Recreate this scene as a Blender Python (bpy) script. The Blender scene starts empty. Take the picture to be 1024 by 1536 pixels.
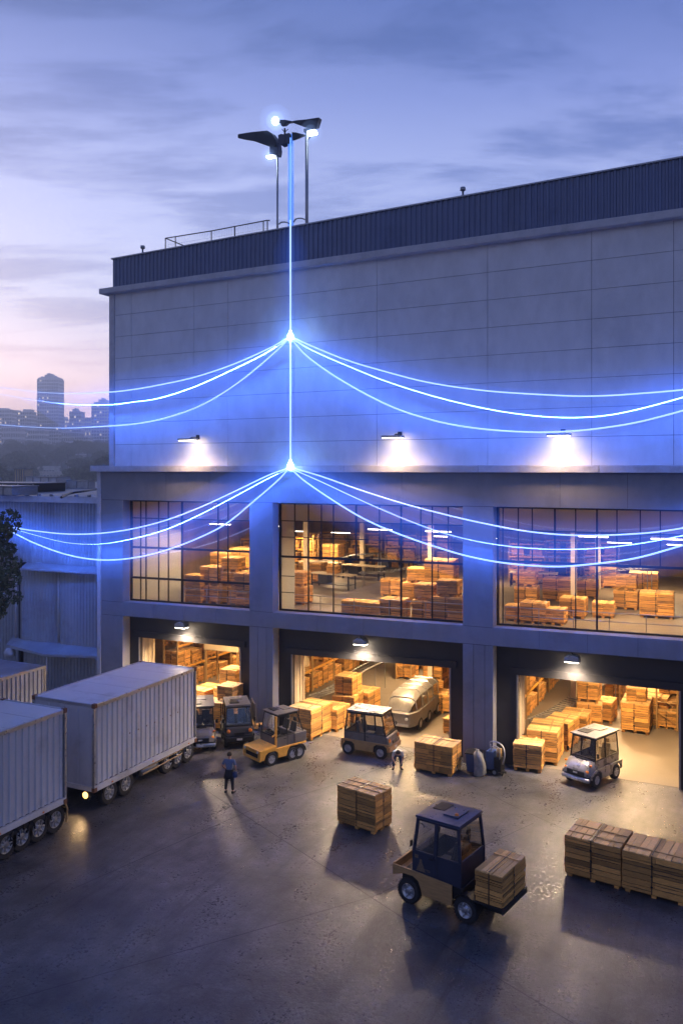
import bpy, math, random
from mathutils import Vector, Matrix
R = math.radians
random.seed(7)
S = bpy.context.scene
COL = S.collection
PI = math.pi

# ------------------------------------------------------------------ camera frame
# world X runs along the warehouse front, Y goes into the building, Z is up
F_ = 1273.0; H = 13.5; D = 37.57; CX = 512.0; HY = 702.0
RT = (.9052, .4249); FW = (-.4249, .9052)
def ray(px, py):
    dx = px - CX
    return (RT[0]*dx + FW[0]*F_, RT[1]*dx + FW[1]*F_, HY - py)
def G(px, py, z=0.0):                       # point of the horizontal plane z under a pixel
    r = ray(px, py); t = (z - H) / r[2]
    return Vector((r[0]*t, r[1]*t - D, z))
def P(px, py, Y=0.0):                       # point of the plane parallel to the front
    r = ray(px, py); t = (Y + D) / r[1]
    return Vector((r[0]*t, Y, H + r[2]*t))
def at(px, py, d):                          # point at a forward distance
    r = ray(px, py); t = d / F_
    return Vector((r[0]*t, r[1]*t - D, H + r[2]*t))
def SX(px, Y=0.0): return P(px, HY, Y).x
def y_on(px, x):                            # Y of a vertical plane x=const at a pixel column
    r = ray(px, HY); t = x / r[0]
    return r[1]*t - D
class Line:                                 # z as a linear function of x on the front, from two pixels
    def __init__(s, a, b, Y=0.0):
        p, q = P(a[0], a[1], Y), P(b[0], b[1], Y); s.x0, s.z0 = p.x, p.z; s.k = (q.z-p.z)/(q.x-p.x)
    def __call__(s, x): return s.z0 + s.k*(x - s.x0)

cam = bpy.data.cameras.new('camera'); co = bpy.data.objects.new('camera', cam); COL.objects.link(co)
co.location = (0, -D, H); co.rotation_euler = (R(90), 0, math.atan2(.4249, .9052))
cam.sensor_fit = 'HORIZONTAL'; cam.sensor_width = 36; cam.lens = 36*F_/1024; cam.shift_y = -66/1024
cam.clip_end = 8000; cam.clip_start = .2
S.camera = co

# ------------------------------------------------------------------ materials
def nodes(name):
    m = bpy.data.materials.new(name); m.use_nodes = True
    nt = m.node_tree; b = nt.nodes['Principled BSDF']
    return m, nt, b, nt.nodes.new, nt.links.new
def mat(name, c, rough=.6, metal=0, var=.18, scale=3.0, bump=.0, bscale=40, streak=None, island=0, dirt=None, dscale=.6, spec=None, rvar=.12, coord='Object'):
    m, nt, b, N, L = nodes(name)
    tc = N('ShaderNodeTexCoord'); mp = N('ShaderNodeMapping'); L(tc.outputs[coord], mp.inputs[0])
    if streak: mp.inputs['Scale'].default_value = streak
    n = N('ShaderNodeTexNoise'); n.inputs['Scale'].default_value = scale; n.inputs['Detail'].default_value = 6; n.inputs['Roughness'].default_value = .62
    L(mp.outputs[0], n.inputs['Vector'])
    mr = N('ShaderNodeMapRange'); mr.inputs[1].default_value = .3; mr.inputs[2].default_value = .7
    mr.inputs[3].default_value = 1-var; mr.inputs[4].default_value = 1+var; L(n.outputs[0], mr.inputs[0])
    hs = N('ShaderNodeVectorMath'); hs.operation = 'SCALE'; hs.inputs[0].default_value = c; L(mr.outputs[0], hs.inputs['Scale'])
    out = hs.outputs[0]
    if island:
        g = N('ShaderNodeNewGeometry'); m2 = N('ShaderNodeMapRange'); m2.inputs[3].default_value = 1-island; m2.inputs[4].default_value = 1+island
        L(g.outputs['Random Per Island'], m2.inputs[0]); v = N('ShaderNodeVectorMath'); v.operation = 'SCALE'; L(out, v.inputs[0]); L(m2.outputs[0], v.inputs['Scale']); out = v.outputs[0]
    if dirt:
        n2 = N('ShaderNodeTexNoise'); n2.inputs['Scale'].default_value = dscale; n2.inputs['Detail'].default_value = 8; n2.inputs['Roughness'].default_value = .7
        L(tc.outputs[coord], n2.inputs['Vector'])
        m3 = N('ShaderNodeMapRange'); m3.inputs[1].default_value = .52; m3.inputs[2].default_value = .72; m3.inputs[4].default_value = .8; L(n2.outputs[0], m3.inputs[0])
        mx = N('ShaderNodeMix'); mx.data_type = 'RGBA'; L(m3.outputs[0], mx.inputs[0]); L(out, mx.inputs[6]); mx.inputs[7].default_value = (*dirt, 1); out = mx.outputs[2]
    L(out, b.inputs['Base Color'])
    rr = N('ShaderNodeMapRange'); rr.inputs[1].default_value = .3; rr.inputs[2].default_value = .7; rr.inputs[3].default_value = max(.03, rough-rvar); rr.inputs[4].default_value = min(1, rough+rvar)
    L(n.outputs[0], rr.inputs[0]); L(rr.outputs[0], b.inputs['Roughness'])
    b.inputs['Metallic'].default_value = metal
    if spec is not None: b.inputs['Specular IOR Level'].default_value = spec
    if bump:
        n4 = N('ShaderNodeTexNoise'); n4.inputs['Scale'].default_value = bscale; n4.inputs['Detail'].default_value = 5; L(mp.outputs[0], n4.inputs['Vector'])
        bp = N('ShaderNodeBump'); bp.inputs['Strength'].default_value = bump; bp.inputs['Distance'].default_value = .02; L(n4.outputs[0], bp.inputs['Height']); L(bp.outputs[0], b.inputs['Normal'])
    return m
def emit(name, c, s):
    m, nt, b, N, L = nodes(name)
    b.inputs['Base Color'].default_value = (.8, .8, .8, 1); b.inputs['Emission Color'].default_value = (*c, 1); b.inputs['Emission Strength'].default_value = s
    return m
def glass(name, tint=(1, 1, 1), refl=.10, rough=.03, frost=0.0):
    m, nt, b, N, L = nodes(name); nt.nodes.remove(b)
    o = nt.nodes['Material Output']; t = N('ShaderNodeBsdfTransparent'); t.inputs[0].default_value = (*tint, 1)
    g = N('ShaderNodeBsdfGlossy'); g.inputs['Roughness'].default_value = rough
    lw = N('ShaderNodeLayerWeight'); lw.inputs[0].default_value = .35
    mr = N('ShaderNodeMapRange'); mr.inputs[3].default_value = refl; mr.inputs[4].default_value = min(1, refl+.5); L(lw.outputs['Facing'], mr.inputs[0])
    mx = N('ShaderNodeMixShader'); L(mr.outputs[0], mx.inputs[0]); L(t.outputs[0], mx.inputs[1]); L(g.outputs[0], mx.inputs[2])
    out = mx.outputs[0]
    if frost:
        df = N('ShaderNodeBsdfTranslucent'); df.inputs[0].default_value = (.72, .76, .80, 1); m2 = N('ShaderNodeMixShader'); m2.inputs[0].default_value = frost
        L(out, m2.inputs[1]); L(df.outputs[0], m2.inputs[2]); out = m2.outputs[0]
    L(out, o.inputs[0]); return m
def glow_vol(name, c, s):  # self-lit volume, used as an added halo round the lights
    m, nt, b, N, L = nodes(name); nt.nodes.remove(b)
    e = N('ShaderNodeEmission'); e.inputs[0].default_value = (*c, 1); e.inputs[1].default_value = s
    L(e.outputs[0], nt.nodes['Material Output'].inputs['Volume']); return m

M = dict(
 conc=mat('pale_concrete_panel', (.62, .615, .615), .75, var=.09, scale=1.2, bump=.25, bscale=30, dirt=(.52, .52, .53), dscale=.5, streak=(1.2, 1, .55)),
 frame=mat('grey_painted_concrete', (.20, .20, .215), .7, var=.12, scale=1.5, bump=.25, bscale=25, dirt=(.14, .14, .155), dscale=.5, streak=(1, 1, .4)),
 ledge=mat('ledge_concrete', (.46, .45, .46), .7, var=.12, scale=2, bump=.2, dirt=(.30, .29, .29), dscale=.9),
 joint=mat('dark_joint', (.045, .045, .05), .9),
 black=mat('charcoal_cladding', (.022, .022, .026), .55, var=.25, scale=2),
 corr=mat('slate_corrugated_metal', (.125, .150, .235), .5, .2, var=.15, scale=.8, dirt=(.09, .105, .165), dscale=.5, streak=(1, 1, .2)),
 shed=mat('weathered_corrugated_metal', (.31, .325, .36), .6, .1, var=.2, scale=.7, dirt=(.2, .19, .2), dscale=.5, streak=(1.2, 1.2, .15), bump=.1),
 shedroof=mat('weathered_roof_sheet', (.22, .235, .27), .5, .3, var=.28, scale=.5, dirt=(.12, .12, .13), dscale=.4),
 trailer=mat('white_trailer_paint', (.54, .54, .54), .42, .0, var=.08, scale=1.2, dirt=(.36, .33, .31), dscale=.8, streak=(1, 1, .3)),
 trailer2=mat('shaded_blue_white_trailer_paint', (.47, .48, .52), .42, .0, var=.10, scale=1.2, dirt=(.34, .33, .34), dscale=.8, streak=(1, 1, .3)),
 rust=mat('rusty_steel', (.17, .075, .035), .8, .1, var=.4, scale=12, bump=.3),
 dark=mat('black_steel', (.02, .02, .022), .45, .4, var=.3, scale=5),
 rubber=mat('tyre_rubber', (.018, .018, .019), .8, var=.3, scale=9),
 alu=mat('dull_aluminium', (.42, .43, .45), .35, .85, var=.15, scale=8),
 steel=mat('galvanised_steel', (.30, .31, .33), .45, .7, var=.15, scale=6),
 wood=mat('rough_sawn_board', (.50, .25, .062), .75, var=.34, scale=5, streak=(1, 1, 14), island=.52, bump=.35, bscale=14),
 woodl=mat('pale_rough_board', (.62, .38, .145), .75, var=.30, scale=5, streak=(2, 10, 2), island=.42, bump=.35, bscale=14),
 ply=mat('varnished_plywood', (.40, .23, .085), .5, var=.22, scale=3, streak=(1, 1, 9), bump=.1, dirt=(.2, .11, .05), dscale=2),
 blue=mat('dark_blue_paint', (.026, .031, .055), .38, .1, var=.18, scale=3, dirt=(.05, .055, .08), dscale=2),
 blueroof=mat('blue_roof_paint', (.05, .066, .125), .35, .2, var=.2, scale=3, dirt=(.10, .10, .14), dscale=2),
 grey=mat('grey_cab_paint', (.16, .15, .145), .4, .3, var=.15, scale=3, dirt=(.09, .08, .07), dscale=2),
 silver=mat('silver_paint', (.22, .215, .21), .3, .4, var=.1, scale=3, dirt=(.2, .19, .18), dscale=2),
 yellow=mat('amber_yellow_paint', (.74, .37, .055), .4, var=.12, scale=3, dirt=(.3, .16, .05), dscale=2),
 gold=mat('tan_bumper_plastic', (.36, .22, .085), .5, var=.15, scale=4),
 seat=mat('black_vinyl', (.02, .021, .026), .6, var=.3),
 cream=mat('cream_board', (.62, .52, .36), .7, var=.1, scale=2),
 inwall=mat('tan_interior_wall', (.27, .18, .09), .8, var=.35, scale=.8, streak=(1, 1, .3), dirt=(.14, .09, .05), dscale=.8),
 infloor=mat('warm_concrete_floor', (.19, .16, .13), .45, var=.15, scale=.8, dirt=(.18, .15, .12), dscale=.7),
 glass=glass('window_glass', (.93, .93, .95), .05),
 vglass=glass('vehicle_glass', (.94, .945, .96), .05),
 frost=glass('frosted_pane', (.9, .85, .75), .03, frost=.75),
 lampw=emit('lamp_lens_white', (1, .86, .66), 22),
 lampi=emit('tube_lamp_lens', (1, .84, .62), 14),
 lampb=emit('mast_lamp_lens', (.75, .87, 1), 20),
 head=emit('headlamp_lens', (1, .50, .12), 4),
 orange=mat('orange_indicator_lens', (.75, .22, .02), .25),
 plate=mat('number_plate', (.6, .6, .58), .5, var=.3, scale=30),
 skin=mat('skin', (.42, .24, .17), .55), hair=mat('dark_hair', (.03, .02, .015), .7),
 vest=mat('slate_blue_cloth', (.13, .17, .26), .85, bump=.2), black_c=mat('black_cloth', (.018, .018, .024), .9), palec=mat('pale_grey_cloth', (.42, .43, .44), .9, bump=.2),
 navy=mat('navy_cloth', (.03, .05, .12), .9), sack=mat('grey_sacking', (.20, .20, .195), .9, var=.3, scale=6, bump=.5, bscale=12),
 bluebin=mat('blue_plastic', (.04, .075, .18), .45),
 leaf=mat('dark_leaves', (.065, .085, .045), .7, island=.5), leaf2=mat('mid_green_leaves', (.09, .115, .06), .7, island=.5), bark=mat('bark', (.09, .065, .045), .9, bump=.5),
 hill=mat('hill_scrub', (.05, .065, .04), .9, var=.4, scale=.05), 
 tower=mat('tower_concrete', (.60, .60, .66), .7, var=.12, scale=.05), tower2=mat('tower_render', (.80, .78, .80), .7, var=.12, scale=.05), towerw=mat('tower_glazing', (.05, .055, .09), .5, .0),
 paleroof=mat('pale_low_roof', (.55, .52, .48), .7, var=.15, scale=.2),
)
M['strand'] = emit('blue_light_core', (.34, .52, 1), 1.45)
M['strandd'] = emit('blue_light_dim_core', (.10, .32, 1), 1.6)
M['tubeblue'] = emit('blue_light_tube', (.04, .22, 1), .8)
M['litwin'] = emit('lit_window_glass', (1, .78, .5), 1.3)
M['node'] = emit('blue_white_node_core', (.45, .7, 1), 14)
M['halo'] = glow_vol('near_blue_added_glow', (.04, .17, 1), .20)
M['halow'] = glow_vol('wide_blue_added_glow', (.03, .14, 1), .045)
M['sheet'] = glow_vol('blue_added_glow_sheet', (.05, .17, 1), .42)
M['halon'] = [glow_vol('node_added_glow_%d' % i, (.10, .30, 1), v) for i, v in enumerate((1.2, .35, .09, .03))]
M['halol'] = [glow_vol('lamp_added_glow_%d' % i, (.30, .48, 1), v) for i, v in enumerate((1.5, .45, .12))]

# ------------------------------------------------------------------ mesh builder
SPLIT = {'corner_casting', 'hanger', 'jamb', 'end_post', 'downpipe', 'jamb_lining', 'door_guide', 'end_panel', 'skirt_roof', 'side_wall', 'post', 'cornice', 'column', 'drawer_box', 'bumper', 'mirror', 'middle_cladding', 'lower_cladding', 'hoop', 'corner_trim', 'ceiling_pipe', 'uprights', 'mudguard'}
class MB:
    def __init__(s): s.v = []; s.f = []; s.m = []
    def add(s, vs, fs, mi=0):
        o = len(s.v); s.v += [tuple(v) for v in vs]; s.f += [[i+o for i in f] for f in fs]; s.m += [mi]*len(fs); return s
    def hexa(s, b, t, mi=0):               # 4 bottom, 4 top, same winding
        return s.add(list(b)+list(t), [[3,2,1,0],[4,5,6,7],[0,1,5,4],[1,2,6,5],[2,3,7,6],[3,0,4,7]], mi)
    def box(s, x0, x1, y0, y1, z0, z1, mi=0):
        return s.hexa([(x0,y0,z0),(x1,y0,z0),(x1,y1,z0),(x0,y1,z0)], [(x0,y0,z1),(x1,y0,z1),(x1,y1,z1),(x0,y1,z1)], mi)
    def slab(s, x0, x1, zb, zt, y0, y1, mi=0):   # box whose bottom/top are functions (or numbers) of x
        fb = zb if callable(zb) else (lambda x: zb); ft = zt if callable(zt) else (lambda x: zt)
        return s.hexa([(x0,y0,fb(x0)),(x1,y0,fb(x1)),(x1,y1,fb(x1)),(x0,y1,fb(x0))], [(x0,y0,ft(x0)),(x1,y0,ft(x1)),(x1,y1,ft(x1)),(x0,y1,ft(x0))], mi)
    def prism(s, pts, y0, y1, mi=0):       # outline in XZ, extruded along Y
        n = len(pts); a = [(p[0], y0, p[1]) for p in pts]; b = [(p[0], y1, p[1]) for p in pts]
        return s.add(a+b, [list(range(n)), list(range(2*n-1, n-1, -1))]+[[i, i+n, (i+1)%n+n, (i+1)%n] for i in range(n)], mi)
    def tube(s, pts, r, n=8, mi=0, cap=True):
        pts = [Vector(p) for p in pts]; vs = []; fs = []
        rr = r if isinstance(r, (list, tuple)) else [r]*len(pts)
        for i, p in enumerate(pts):
            d = (pts[min(i+1, len(pts)-1)] - pts[max(i-1, 0)]).normalized()
            up = Vector((0, 0, 1)) if abs(d.z) < .9 else Vector((1, 0, 0))
            a = d.cross(up).normalized(); b = a.cross(d)
            for k in range(n):
                an = 2*PI*k/n; vs.append(p + a*math.cos(an)*rr[i] + b*math.sin(an)*rr[i])
        for i in range(len(pts)-1):
            for k in range(n): fs.append([i*n+k, i*n+(k+1)%n, (i+1)*n+(k+1)%n, (i+1)*n+k])
        if cap: fs.append(list(range(n))[::-1]); fs.append([(len(pts)-1)*n+k for k in range(n)])
        return s.add(vs, fs, mi)
    def lathe(s, prof, c=(0,0,0), ax='Z', n=24, mi=0):
        vs = []; fs = []
        for r, h in prof:
            for k in range(n):
                a = 2*PI*k/n; x, y = r*math.cos(a), r*math.sin(a)
                q = (x, y, h) if ax == 'Z' else ((x, h, y) if ax == 'Y' else (h, x, y))
                vs.append((q[0]+c[0], q[1]+c[1], q[2]+c[2]))
        for i in range(len(prof)-1):
            for k in range(n): fs.append([i*n+k, i*n+(k+1)%n, (i+1)*n+(k+1)%n, (i+1)*n+k])
        return s.add(vs, fs, mi)
    def corr(s, x0, x1, zb, zt, y, per=.22, dep=.05, mi=0):   # corrugated sheet facing -Y
        fb = zb if callable(zb) else (lambda x: zb); ft = zt if callable(zt) else (lambda x: zt)
        xs = []; x = x0; k = 0
        n = max(1, round((x1-x0)/per)); per = (x1-x0)/n
        for i in range(n):
            a = x0+i*per; xs += [(a, 0), (a+per*.42, 0), (a+per*.55, dep), (a+per*.87, dep)]
        xs.append((x1, 0))
        vs = []; fs = []
        for (a, d) in xs: vs += [(a, y-d, fb(a)), (a, y-d, ft(a))]
        for i in range(len(xs)-1): fs.append([2*i, 2*i+2, 2*i+3, 2*i+1])
        return s.add(vs, fs, mi)
    def build(s, name, mats, parent=None, smooth=False, bev=0, label=None):
        if name in SPLIT:                   # each loose piece becomes a part of its own
            par = list(range(len(s.v)))
            def fd(i):
                while par[i] != i: par[i] = par[par[i]]; i = par[i]
                return i
            for f in s.f:
                for i in f[1:]: par[fd(i)] = fd(f[0])
            gr = {}
            for f, m in zip(s.f, s.m): gr.setdefault(fd(f[0]), []).append((f, m))
            if len(gr) > 1:
                o = None
                for g in gr.values():
                    ids = sorted({i for f, _ in g for i in f}); mp = {i: k for k, i in enumerate(ids)}
                    p = MB(); p.v = [s.v[i] for i in ids]; p.f = [[mp[i] for i in f] for f, _ in g]; p.m = [m for _, m in g]
                    o = p._build(name, mats, parent, smooth, bev, label)
                return o
        return s._build(name, mats, parent, smooth, bev, label)
    def _build(s, name, mats, parent=None, smooth=False, bev=0, label=None):
        me = bpy.data.meshes.new(name); me.from_pydata(s.v, [], s.f)
        if not isinstance(mats, (list, tuple)): mats = [mats]
        for m in mats: me.materials.append(m)
        me.polygons.foreach_set('material_index', s.m)
        if smooth: me.polygons.foreach_set('use_smooth', [True]*len(s.f))
        if 'glow' in name or name == 'haze':
            import bmesh
            b_ = bmesh.new(); b_.from_mesh(me); bmesh.ops.recalc_face_normals(b_, faces=b_.faces)
            if b_.calc_volume(signed=True) < 0: bmesh.ops.reverse_faces(b_, faces=b_.faces)
            b_.to_mesh(me); b_.free()
        me.update()
        o = bpy.data.objects.new(name, me); COL.objects.link(o)
        if parent: o.parent = parent
        if bev:
            b = o.modifiers.new('bevel', 'BEVEL'); b.width = bev; b.segments = 2; b.limit_method = 'ANGLE'
        if label: o['label'] = label
        return o
def tag(o, label=None, cat=None, group=None, kind=None):
    if label: o['label'] = label
    if cat: o['category'] = cat
    if group: o['group'] = group
    if kind: o['kind'] = kind
    return o
def thing(name, label, cat, loc=(0,0,0), rz=0, group=None, sc=1):
    o = bpy.data.objects.new(name, None); COL.objects.link(o); o.location = loc; o.rotation_euler = (0, 0, rz); o.empty_display_size = .3
    o.scale = (sc, sc, sc) if not isinstance(sc, tuple) else sc
    return tag(o, label, cat, group)
def copy_tree(o, parent=None):
    c = o.copy(); COL.objects.link(c)
    if parent: c.parent = parent
    for ch in list(o.children): copy_tree(ch, c)
    return c
def put(o, loc, rz=None, label=None, sc=None, group=None):
    o.location = loc
    if rz is not None: o.rotation_euler = (0, 0, rz)
    if sc is not None: o.scale = sc if isinstance(sc, tuple) else (sc,)*3
    if label: o['label'] = label
    if group: o['group'] = group
    return o
class Proto:                                # first use moves the built thing, later uses copy it
    def __init__(s, o): s.o = o; s.used = False
    def __call__(s, *a, **k):
        o = copy_tree(s.o) if s.used else s.o
        s.used = True; return put(o, *a, **k)
def smooth_line(pts, n=10):
    pts = [Vector(p) for p in pts]; out = []
    q = [2*pts[0]-pts[1]] + pts + [2*pts[-1]-pts[-2]]
    for i in range(1, len(q)-2):
        for k in range(n):
            t = k/n; a, b, c, d = q[i-1:i+3]
            out.append(.5*((2*b)+(c-a)*t+(2*a-5*b+4*c-d)*t*t+(3*b-a-3*c+d)*t**3))
    out.append(pts[-1]); return out
def lamp(name, kind, loc, energy, color, parent=None, **k):
    l = bpy.data.lights.new(name, kind); l.energy = energy; l.color = color
    for a, b in k.items():
        if a != 'rot': setattr(l, a, b)
    o = bpy.data.objects.new(name, l); COL.objects.link(o); o.location = loc
    if 'rot' in k: o.rotation_euler = k['rot']
    if parent: o.parent = parent
    return o
#@@SECTION setting
# ------------------------------------------------------------------ world
W = bpy.data.worlds.new('World'); S.world = W; W.use_nodes = True
nt = W.node_tree; N = nt.nodes.new; L = nt.links.new; bg = nt.nodes['Background']
SUN_EL, SUN_ROT = R(6), R(-53)
sky = N('ShaderNodeTexSky'); sky.sky_type = 'NISHITA'; sky.sun_disc = False; sky.sun_elevation = SUN_EL; sky.sun_rotation = SUN_ROT; sky.air_density = 1.5; sky.ozone_density = 4
tc = N('ShaderNodeTexCoord'); sp = N('ShaderNodeSeparateXYZ'); L(tc.outputs['Generated'], sp.inputs[0])
ramp = N('ShaderNodeValToRGB'); L(sp.outputs[2], ramp.inputs[0])
e = ramp.color_ramp.elements; e[0].position = 0; e[0].color = (1.0, .80, .90, 1); e[1].position = 1; e[1].color = (.04, .06, .24, 1)
for p_, c_ in ((.06, (1.1, .86, .92)), (.10, (.84, .74, .88)), (.14, (.58, .58, .80)), (.20, (.46, .49, .76)), (.30, (.37, .395, .69)), (.40, (.175, .20, .48)), (.49, (.06, .078, .28)), (.72, (.05, .07, .27))):
    x = e.new(p_); x.color = (*c_, 1)
# clouds: the view direction is flattened onto a cloud deck so the streaks narrow towards the horizon
dv = N('ShaderNodeMath'); dv.operation = 'ADD'; dv.inputs[1].default_value = .10; L(sp.outputs[2], dv.inputs[0])
qx = N('ShaderNodeMath'); qx.operation = 'DIVIDE'; L(sp.outputs[0], qx.inputs[0]); L(dv.outputs[0], qx.inputs[1])
qy = N('ShaderNodeMath'); qy.operation = 'DIVIDE'; L(sp.outputs[1], qy.inputs[0]); L(dv.outputs[0], qy.inputs[1])
cb = N('ShaderNodeCombineXYZ'); L(qx.outputs[0], cb.inputs[0]); L(qy.outputs[0], cb.inputs[1])
mpc = N('ShaderNodeMapping'); mpc.inputs['Scale'].default_value = (.55, 1.25, 1); mpr = N('ShaderNodeMapping'); mpr.inputs['Rotation'].default_value = (0, 0, R(-22)); L(cb.outputs[0], mpr.inputs[0]); L(mpr.outputs[0], mpc.inputs[0])
cn = N('ShaderNodeTexNoise'); cn.inputs['Scale'].default_value = 2.3; cn.inputs['Detail'].default_value = 12; cn.inputs['Roughness'].default_value = .64; cn.inputs['Distortion'].default_value = .35; L(mpc.outputs[0], cn.inputs['Vector'])
cr = N('ShaderNodeMapRange'); cr.inputs[1].default_value = .43; cr.inputs[2].default_value = .63; cr.interpolation_type = 'SMOOTHSTEP'; L(cn.outputs[0], cr.inputs[0])
dk = N('ShaderNodeMix'); dk.data_type = 'RGBA'; dk.blend_type = 'MULTIPLY'; dk.inputs[7].default_value = (.40, .43, .62, 1)
cf = N('ShaderNodeMath'); cf.operation = 'MULTIPLY'; L(cr.outputs[0], cf.inputs[0]); ce = N('ShaderNodeMapRange'); ce.inputs[1].default_value = .03; ce.inputs[2].default_value = .17; ce.inputs[3].default_value = .12; ce.inputs[4].default_value = .95; L(sp.outputs[2], ce.inputs[0]); L(ce.outputs[0], cf.inputs[1]); L(cf.outputs[0], dk.inputs[0]); L(ramp.outputs[0], dk.inputs[6])
sc_ = N('ShaderNodeVectorMath'); sc_.operation = 'SCALE'; sc_.inputs['Scale'].default_value = .06; L(sky.outputs[0], sc_.inputs[0])
ad = N('ShaderNodeVectorMath'); ad.operation = 'ADD'; L(dk.outputs[2], ad.inputs[0]); L(sc_.outputs[0], ad.inputs[1])
# sunset glow low in the sky on the left
dn = N('ShaderNodeVectorMath'); dn.operation = 'DOT_PRODUCT'; L(tc.outputs['Generated'], dn.inputs[0]); _d = (at(20, 640, 1000) - Vector((0, -D, H))).normalized(); dn.inputs[1].default_value = _d
cp = N('ShaderNodeMath'); cp.operation = 'MAXIMUM'; cp.inputs[1].default_value = 0; L(dn.outputs['Value'], cp.inputs[0])
pw = N('ShaderNodeMath'); pw.operation = 'POWER'; pw.inputs[1].default_value = 26; L(cp.outputs[0], pw.inputs[0])
hf_ = N('ShaderNodeMapRange'); hf_.inputs[1].default_value = .04; hf_.inputs[2].default_value = .20; hf_.inputs[3].default_value = 1; hf_.inputs[4].default_value = .06; hf_.interpolation_type = 'SMOOTHSTEP'; L(sp.outputs[2], hf_.inputs[0])
ml = N('ShaderNodeMath'); ml.operation = 'MULTIPLY'; L(pw.outputs[0], ml.inputs[0]); L(hf_.outputs[0], ml.inputs[1])
gs = N('ShaderNodeVectorMath'); gs.operation = 'SCALE'; gs.inputs[0].default_value = (.95, .52, .46); L(ml.outputs[0], gs.inputs['Scale'])
a2_ = N('ShaderNodeVectorMath'); a2_.operation = 'ADD'; L(ad.outputs[0], a2_.inputs[0]); L(gs.outputs[0], a2_.inputs[1])
L(a2_.outputs[0], bg.inputs[0]); bg.inputs[1].default_value = 1.38
S.view_settings.view_transform = 'Standard'; S.view_settings.look = 'None'; S.view_settings.exposure = 0
sun = lamp('sun', 'SUN', (0, 0, 60), .35, (1, .80, .78), angle=R(12), rot=(R(84), 0, R(-127)))

# ------------------------------------------------------------------ ground, terrain
m, nt, b, N, L = nodes('worn_yard_concrete')
tc = N('ShaderNodeTexCoord')
def noise(sc, det=6, ro=.6, st=(1, 1, 1)):
    mp = N('ShaderNodeMapping'); mp.inputs['Scale'].default_value = st; L(tc.outputs['Object'], mp.inputs[0])
    n = N('ShaderNodeTexNoise'); n.inputs['Scale'].default_value = sc; n.inputs['Detail'].default_value = det; n.inputs['Roughness'].default_value = ro; L(mp.outputs[0], n.inputs['Vector']); return n
def mrange(src, a, b_, c, d):
    r = N('ShaderNodeMapRange'); r.inputs[1].default_value = a; r.inputs[2].default_value = b_; r.inputs[3].default_value = c; r.inputs[4].default_value = d; L(src.outputs[0], r.inputs[0]); return r
n1 = noise(.16, 8, .55, (1, 1.7, 1)); n2 = noise(1.4, 8, .6); n3 = noise(30, 3, .6); n4 = noise(.5, 8, .7, (2.2, .7, 1))
cr = N('ShaderNodeValToRGB'); L(n1.outputs[0], cr.inputs[0]); cr.color_ramp.elements[0].position = .33; cr.color_ramp.elements[0].color = (.040, .041, .044, 1); cr.color_ramp.elements[1].position = .66; cr.color_ramp.elements[1].color = (.132, .127, .124, 1)
a1 = mrange(n2, .3, .7, .64, 1.36); a2 = mrange(n3, .3, .7, .62, 1.38); a3 = mrange(n4, .42, .72, 1.06, .80)
v = cr.outputs[0]
n5 = noise(.9, 4, .6, (3.5, .12, 1)); a5 = mrange(n5, .60, .70, 1.0, .62)
n6 = noise(2.6, 3, .5); a6 = mrange(n6, .66, .74, 1.0, .5)
n7 = noise(9, 5, .75); a7 = mrange(n7, .35, .65, .62, 1.40)
vo = N('ShaderNodeTexVoronoi'); vo.feature = 'DISTANCE_TO_EDGE'; vo.inputs['Scale'].default_value = .22; dmx = N('ShaderNodeMix'); dmx.data_type = 'RGBA'; dmx.inputs[0].default_value = .35; L(tc.outputs['Object'], dmx.inputs[6]); L(noise(.8, 8, .7).outputs['Color'], dmx.inputs[7]); L(dmx.outputs[2], vo.inputs['Vector'])
a8 = mrange(vo, .0, .006, .72, 1.0)
for q in (a1, a2, a3, a5, a6, a7, a8):
    w_ = N('ShaderNodeVectorMath'); w_.operation = 'SCALE'; L(v, w_.inputs[0]); L(q.outputs[0], w_.inputs['Scale']); v = w_.outputs[0]
L(v, b.inputs['Base Color']); rr = mrange(n4, .35, .65, .26, .50); r2 = mrange(n7, .35, .65, -.12, .14)
ra = N('ShaderNodeMath'); L(rr.outputs[0], ra.inputs[0]); L(r2.outputs[0], ra.inputs[1]); L(ra.outputs[0], b.inputs['Roughness'])
bp = N('ShaderNodeBump'); bp.inputs['Strength'].default_value = .8; bp.inputs['Distance'].default_value = .02; L(n7.outputs[0], bp.inputs['Height'])
b2 = N('ShaderNodeBump'); b2.inputs['Strength'].default_value = .3; b2.inputs['Distance'].default_value = .06; L(n2.outputs[0], b2.inputs['Height']); L(bp.outputs[0], b2.inputs['Normal']); L(b2.outputs[0], b.inputs['Normal'])
M['yard'] = m
tag(MB().add([(-75, -60, 0), (60, -60, 0), (60, 60, 0), (-75, 60, 0)], [[0, 1, 2, 3]]).build('yard_pavement', M['yard']), kind='structure')
def joint(pts, w=.03):
    mb = MB()
    for p, q in zip(pts, pts[1:]):
        d = (q-p).normalized(); n_ = Vector((-d.y, d.x, 0))*w/2
        mb.add([p-n_, q-n_, q+n_, p+n_], [[0, 1, 2, 3]])
    return mb
jm = MB()
for pts in ([G(100, 1338, .004), G(336, 1233, .004), G(378, 1215, .004), G(520, 1172, .004), G(660, 1118, .004)],
            [G(600, 1120, .004), G(760, 1205, .004), G(990, 1310, .004)],
            [G(0, 1505, .004), G(300, 1420, .004), G(560, 1345, .004), G(800, 1235, .004)],
            [G(300, 1180, .004), G(470, 1290, .004), G(700, 1440, .004), G(860, 1536, .004)]):
    j = joint(pts); jm.add(j.v, j.f)
tag(jm.build('pavement_joint', mat('joint_filler', (.055, .053, .055), .9, var=.4, scale=3)), kind='structure')

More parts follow.
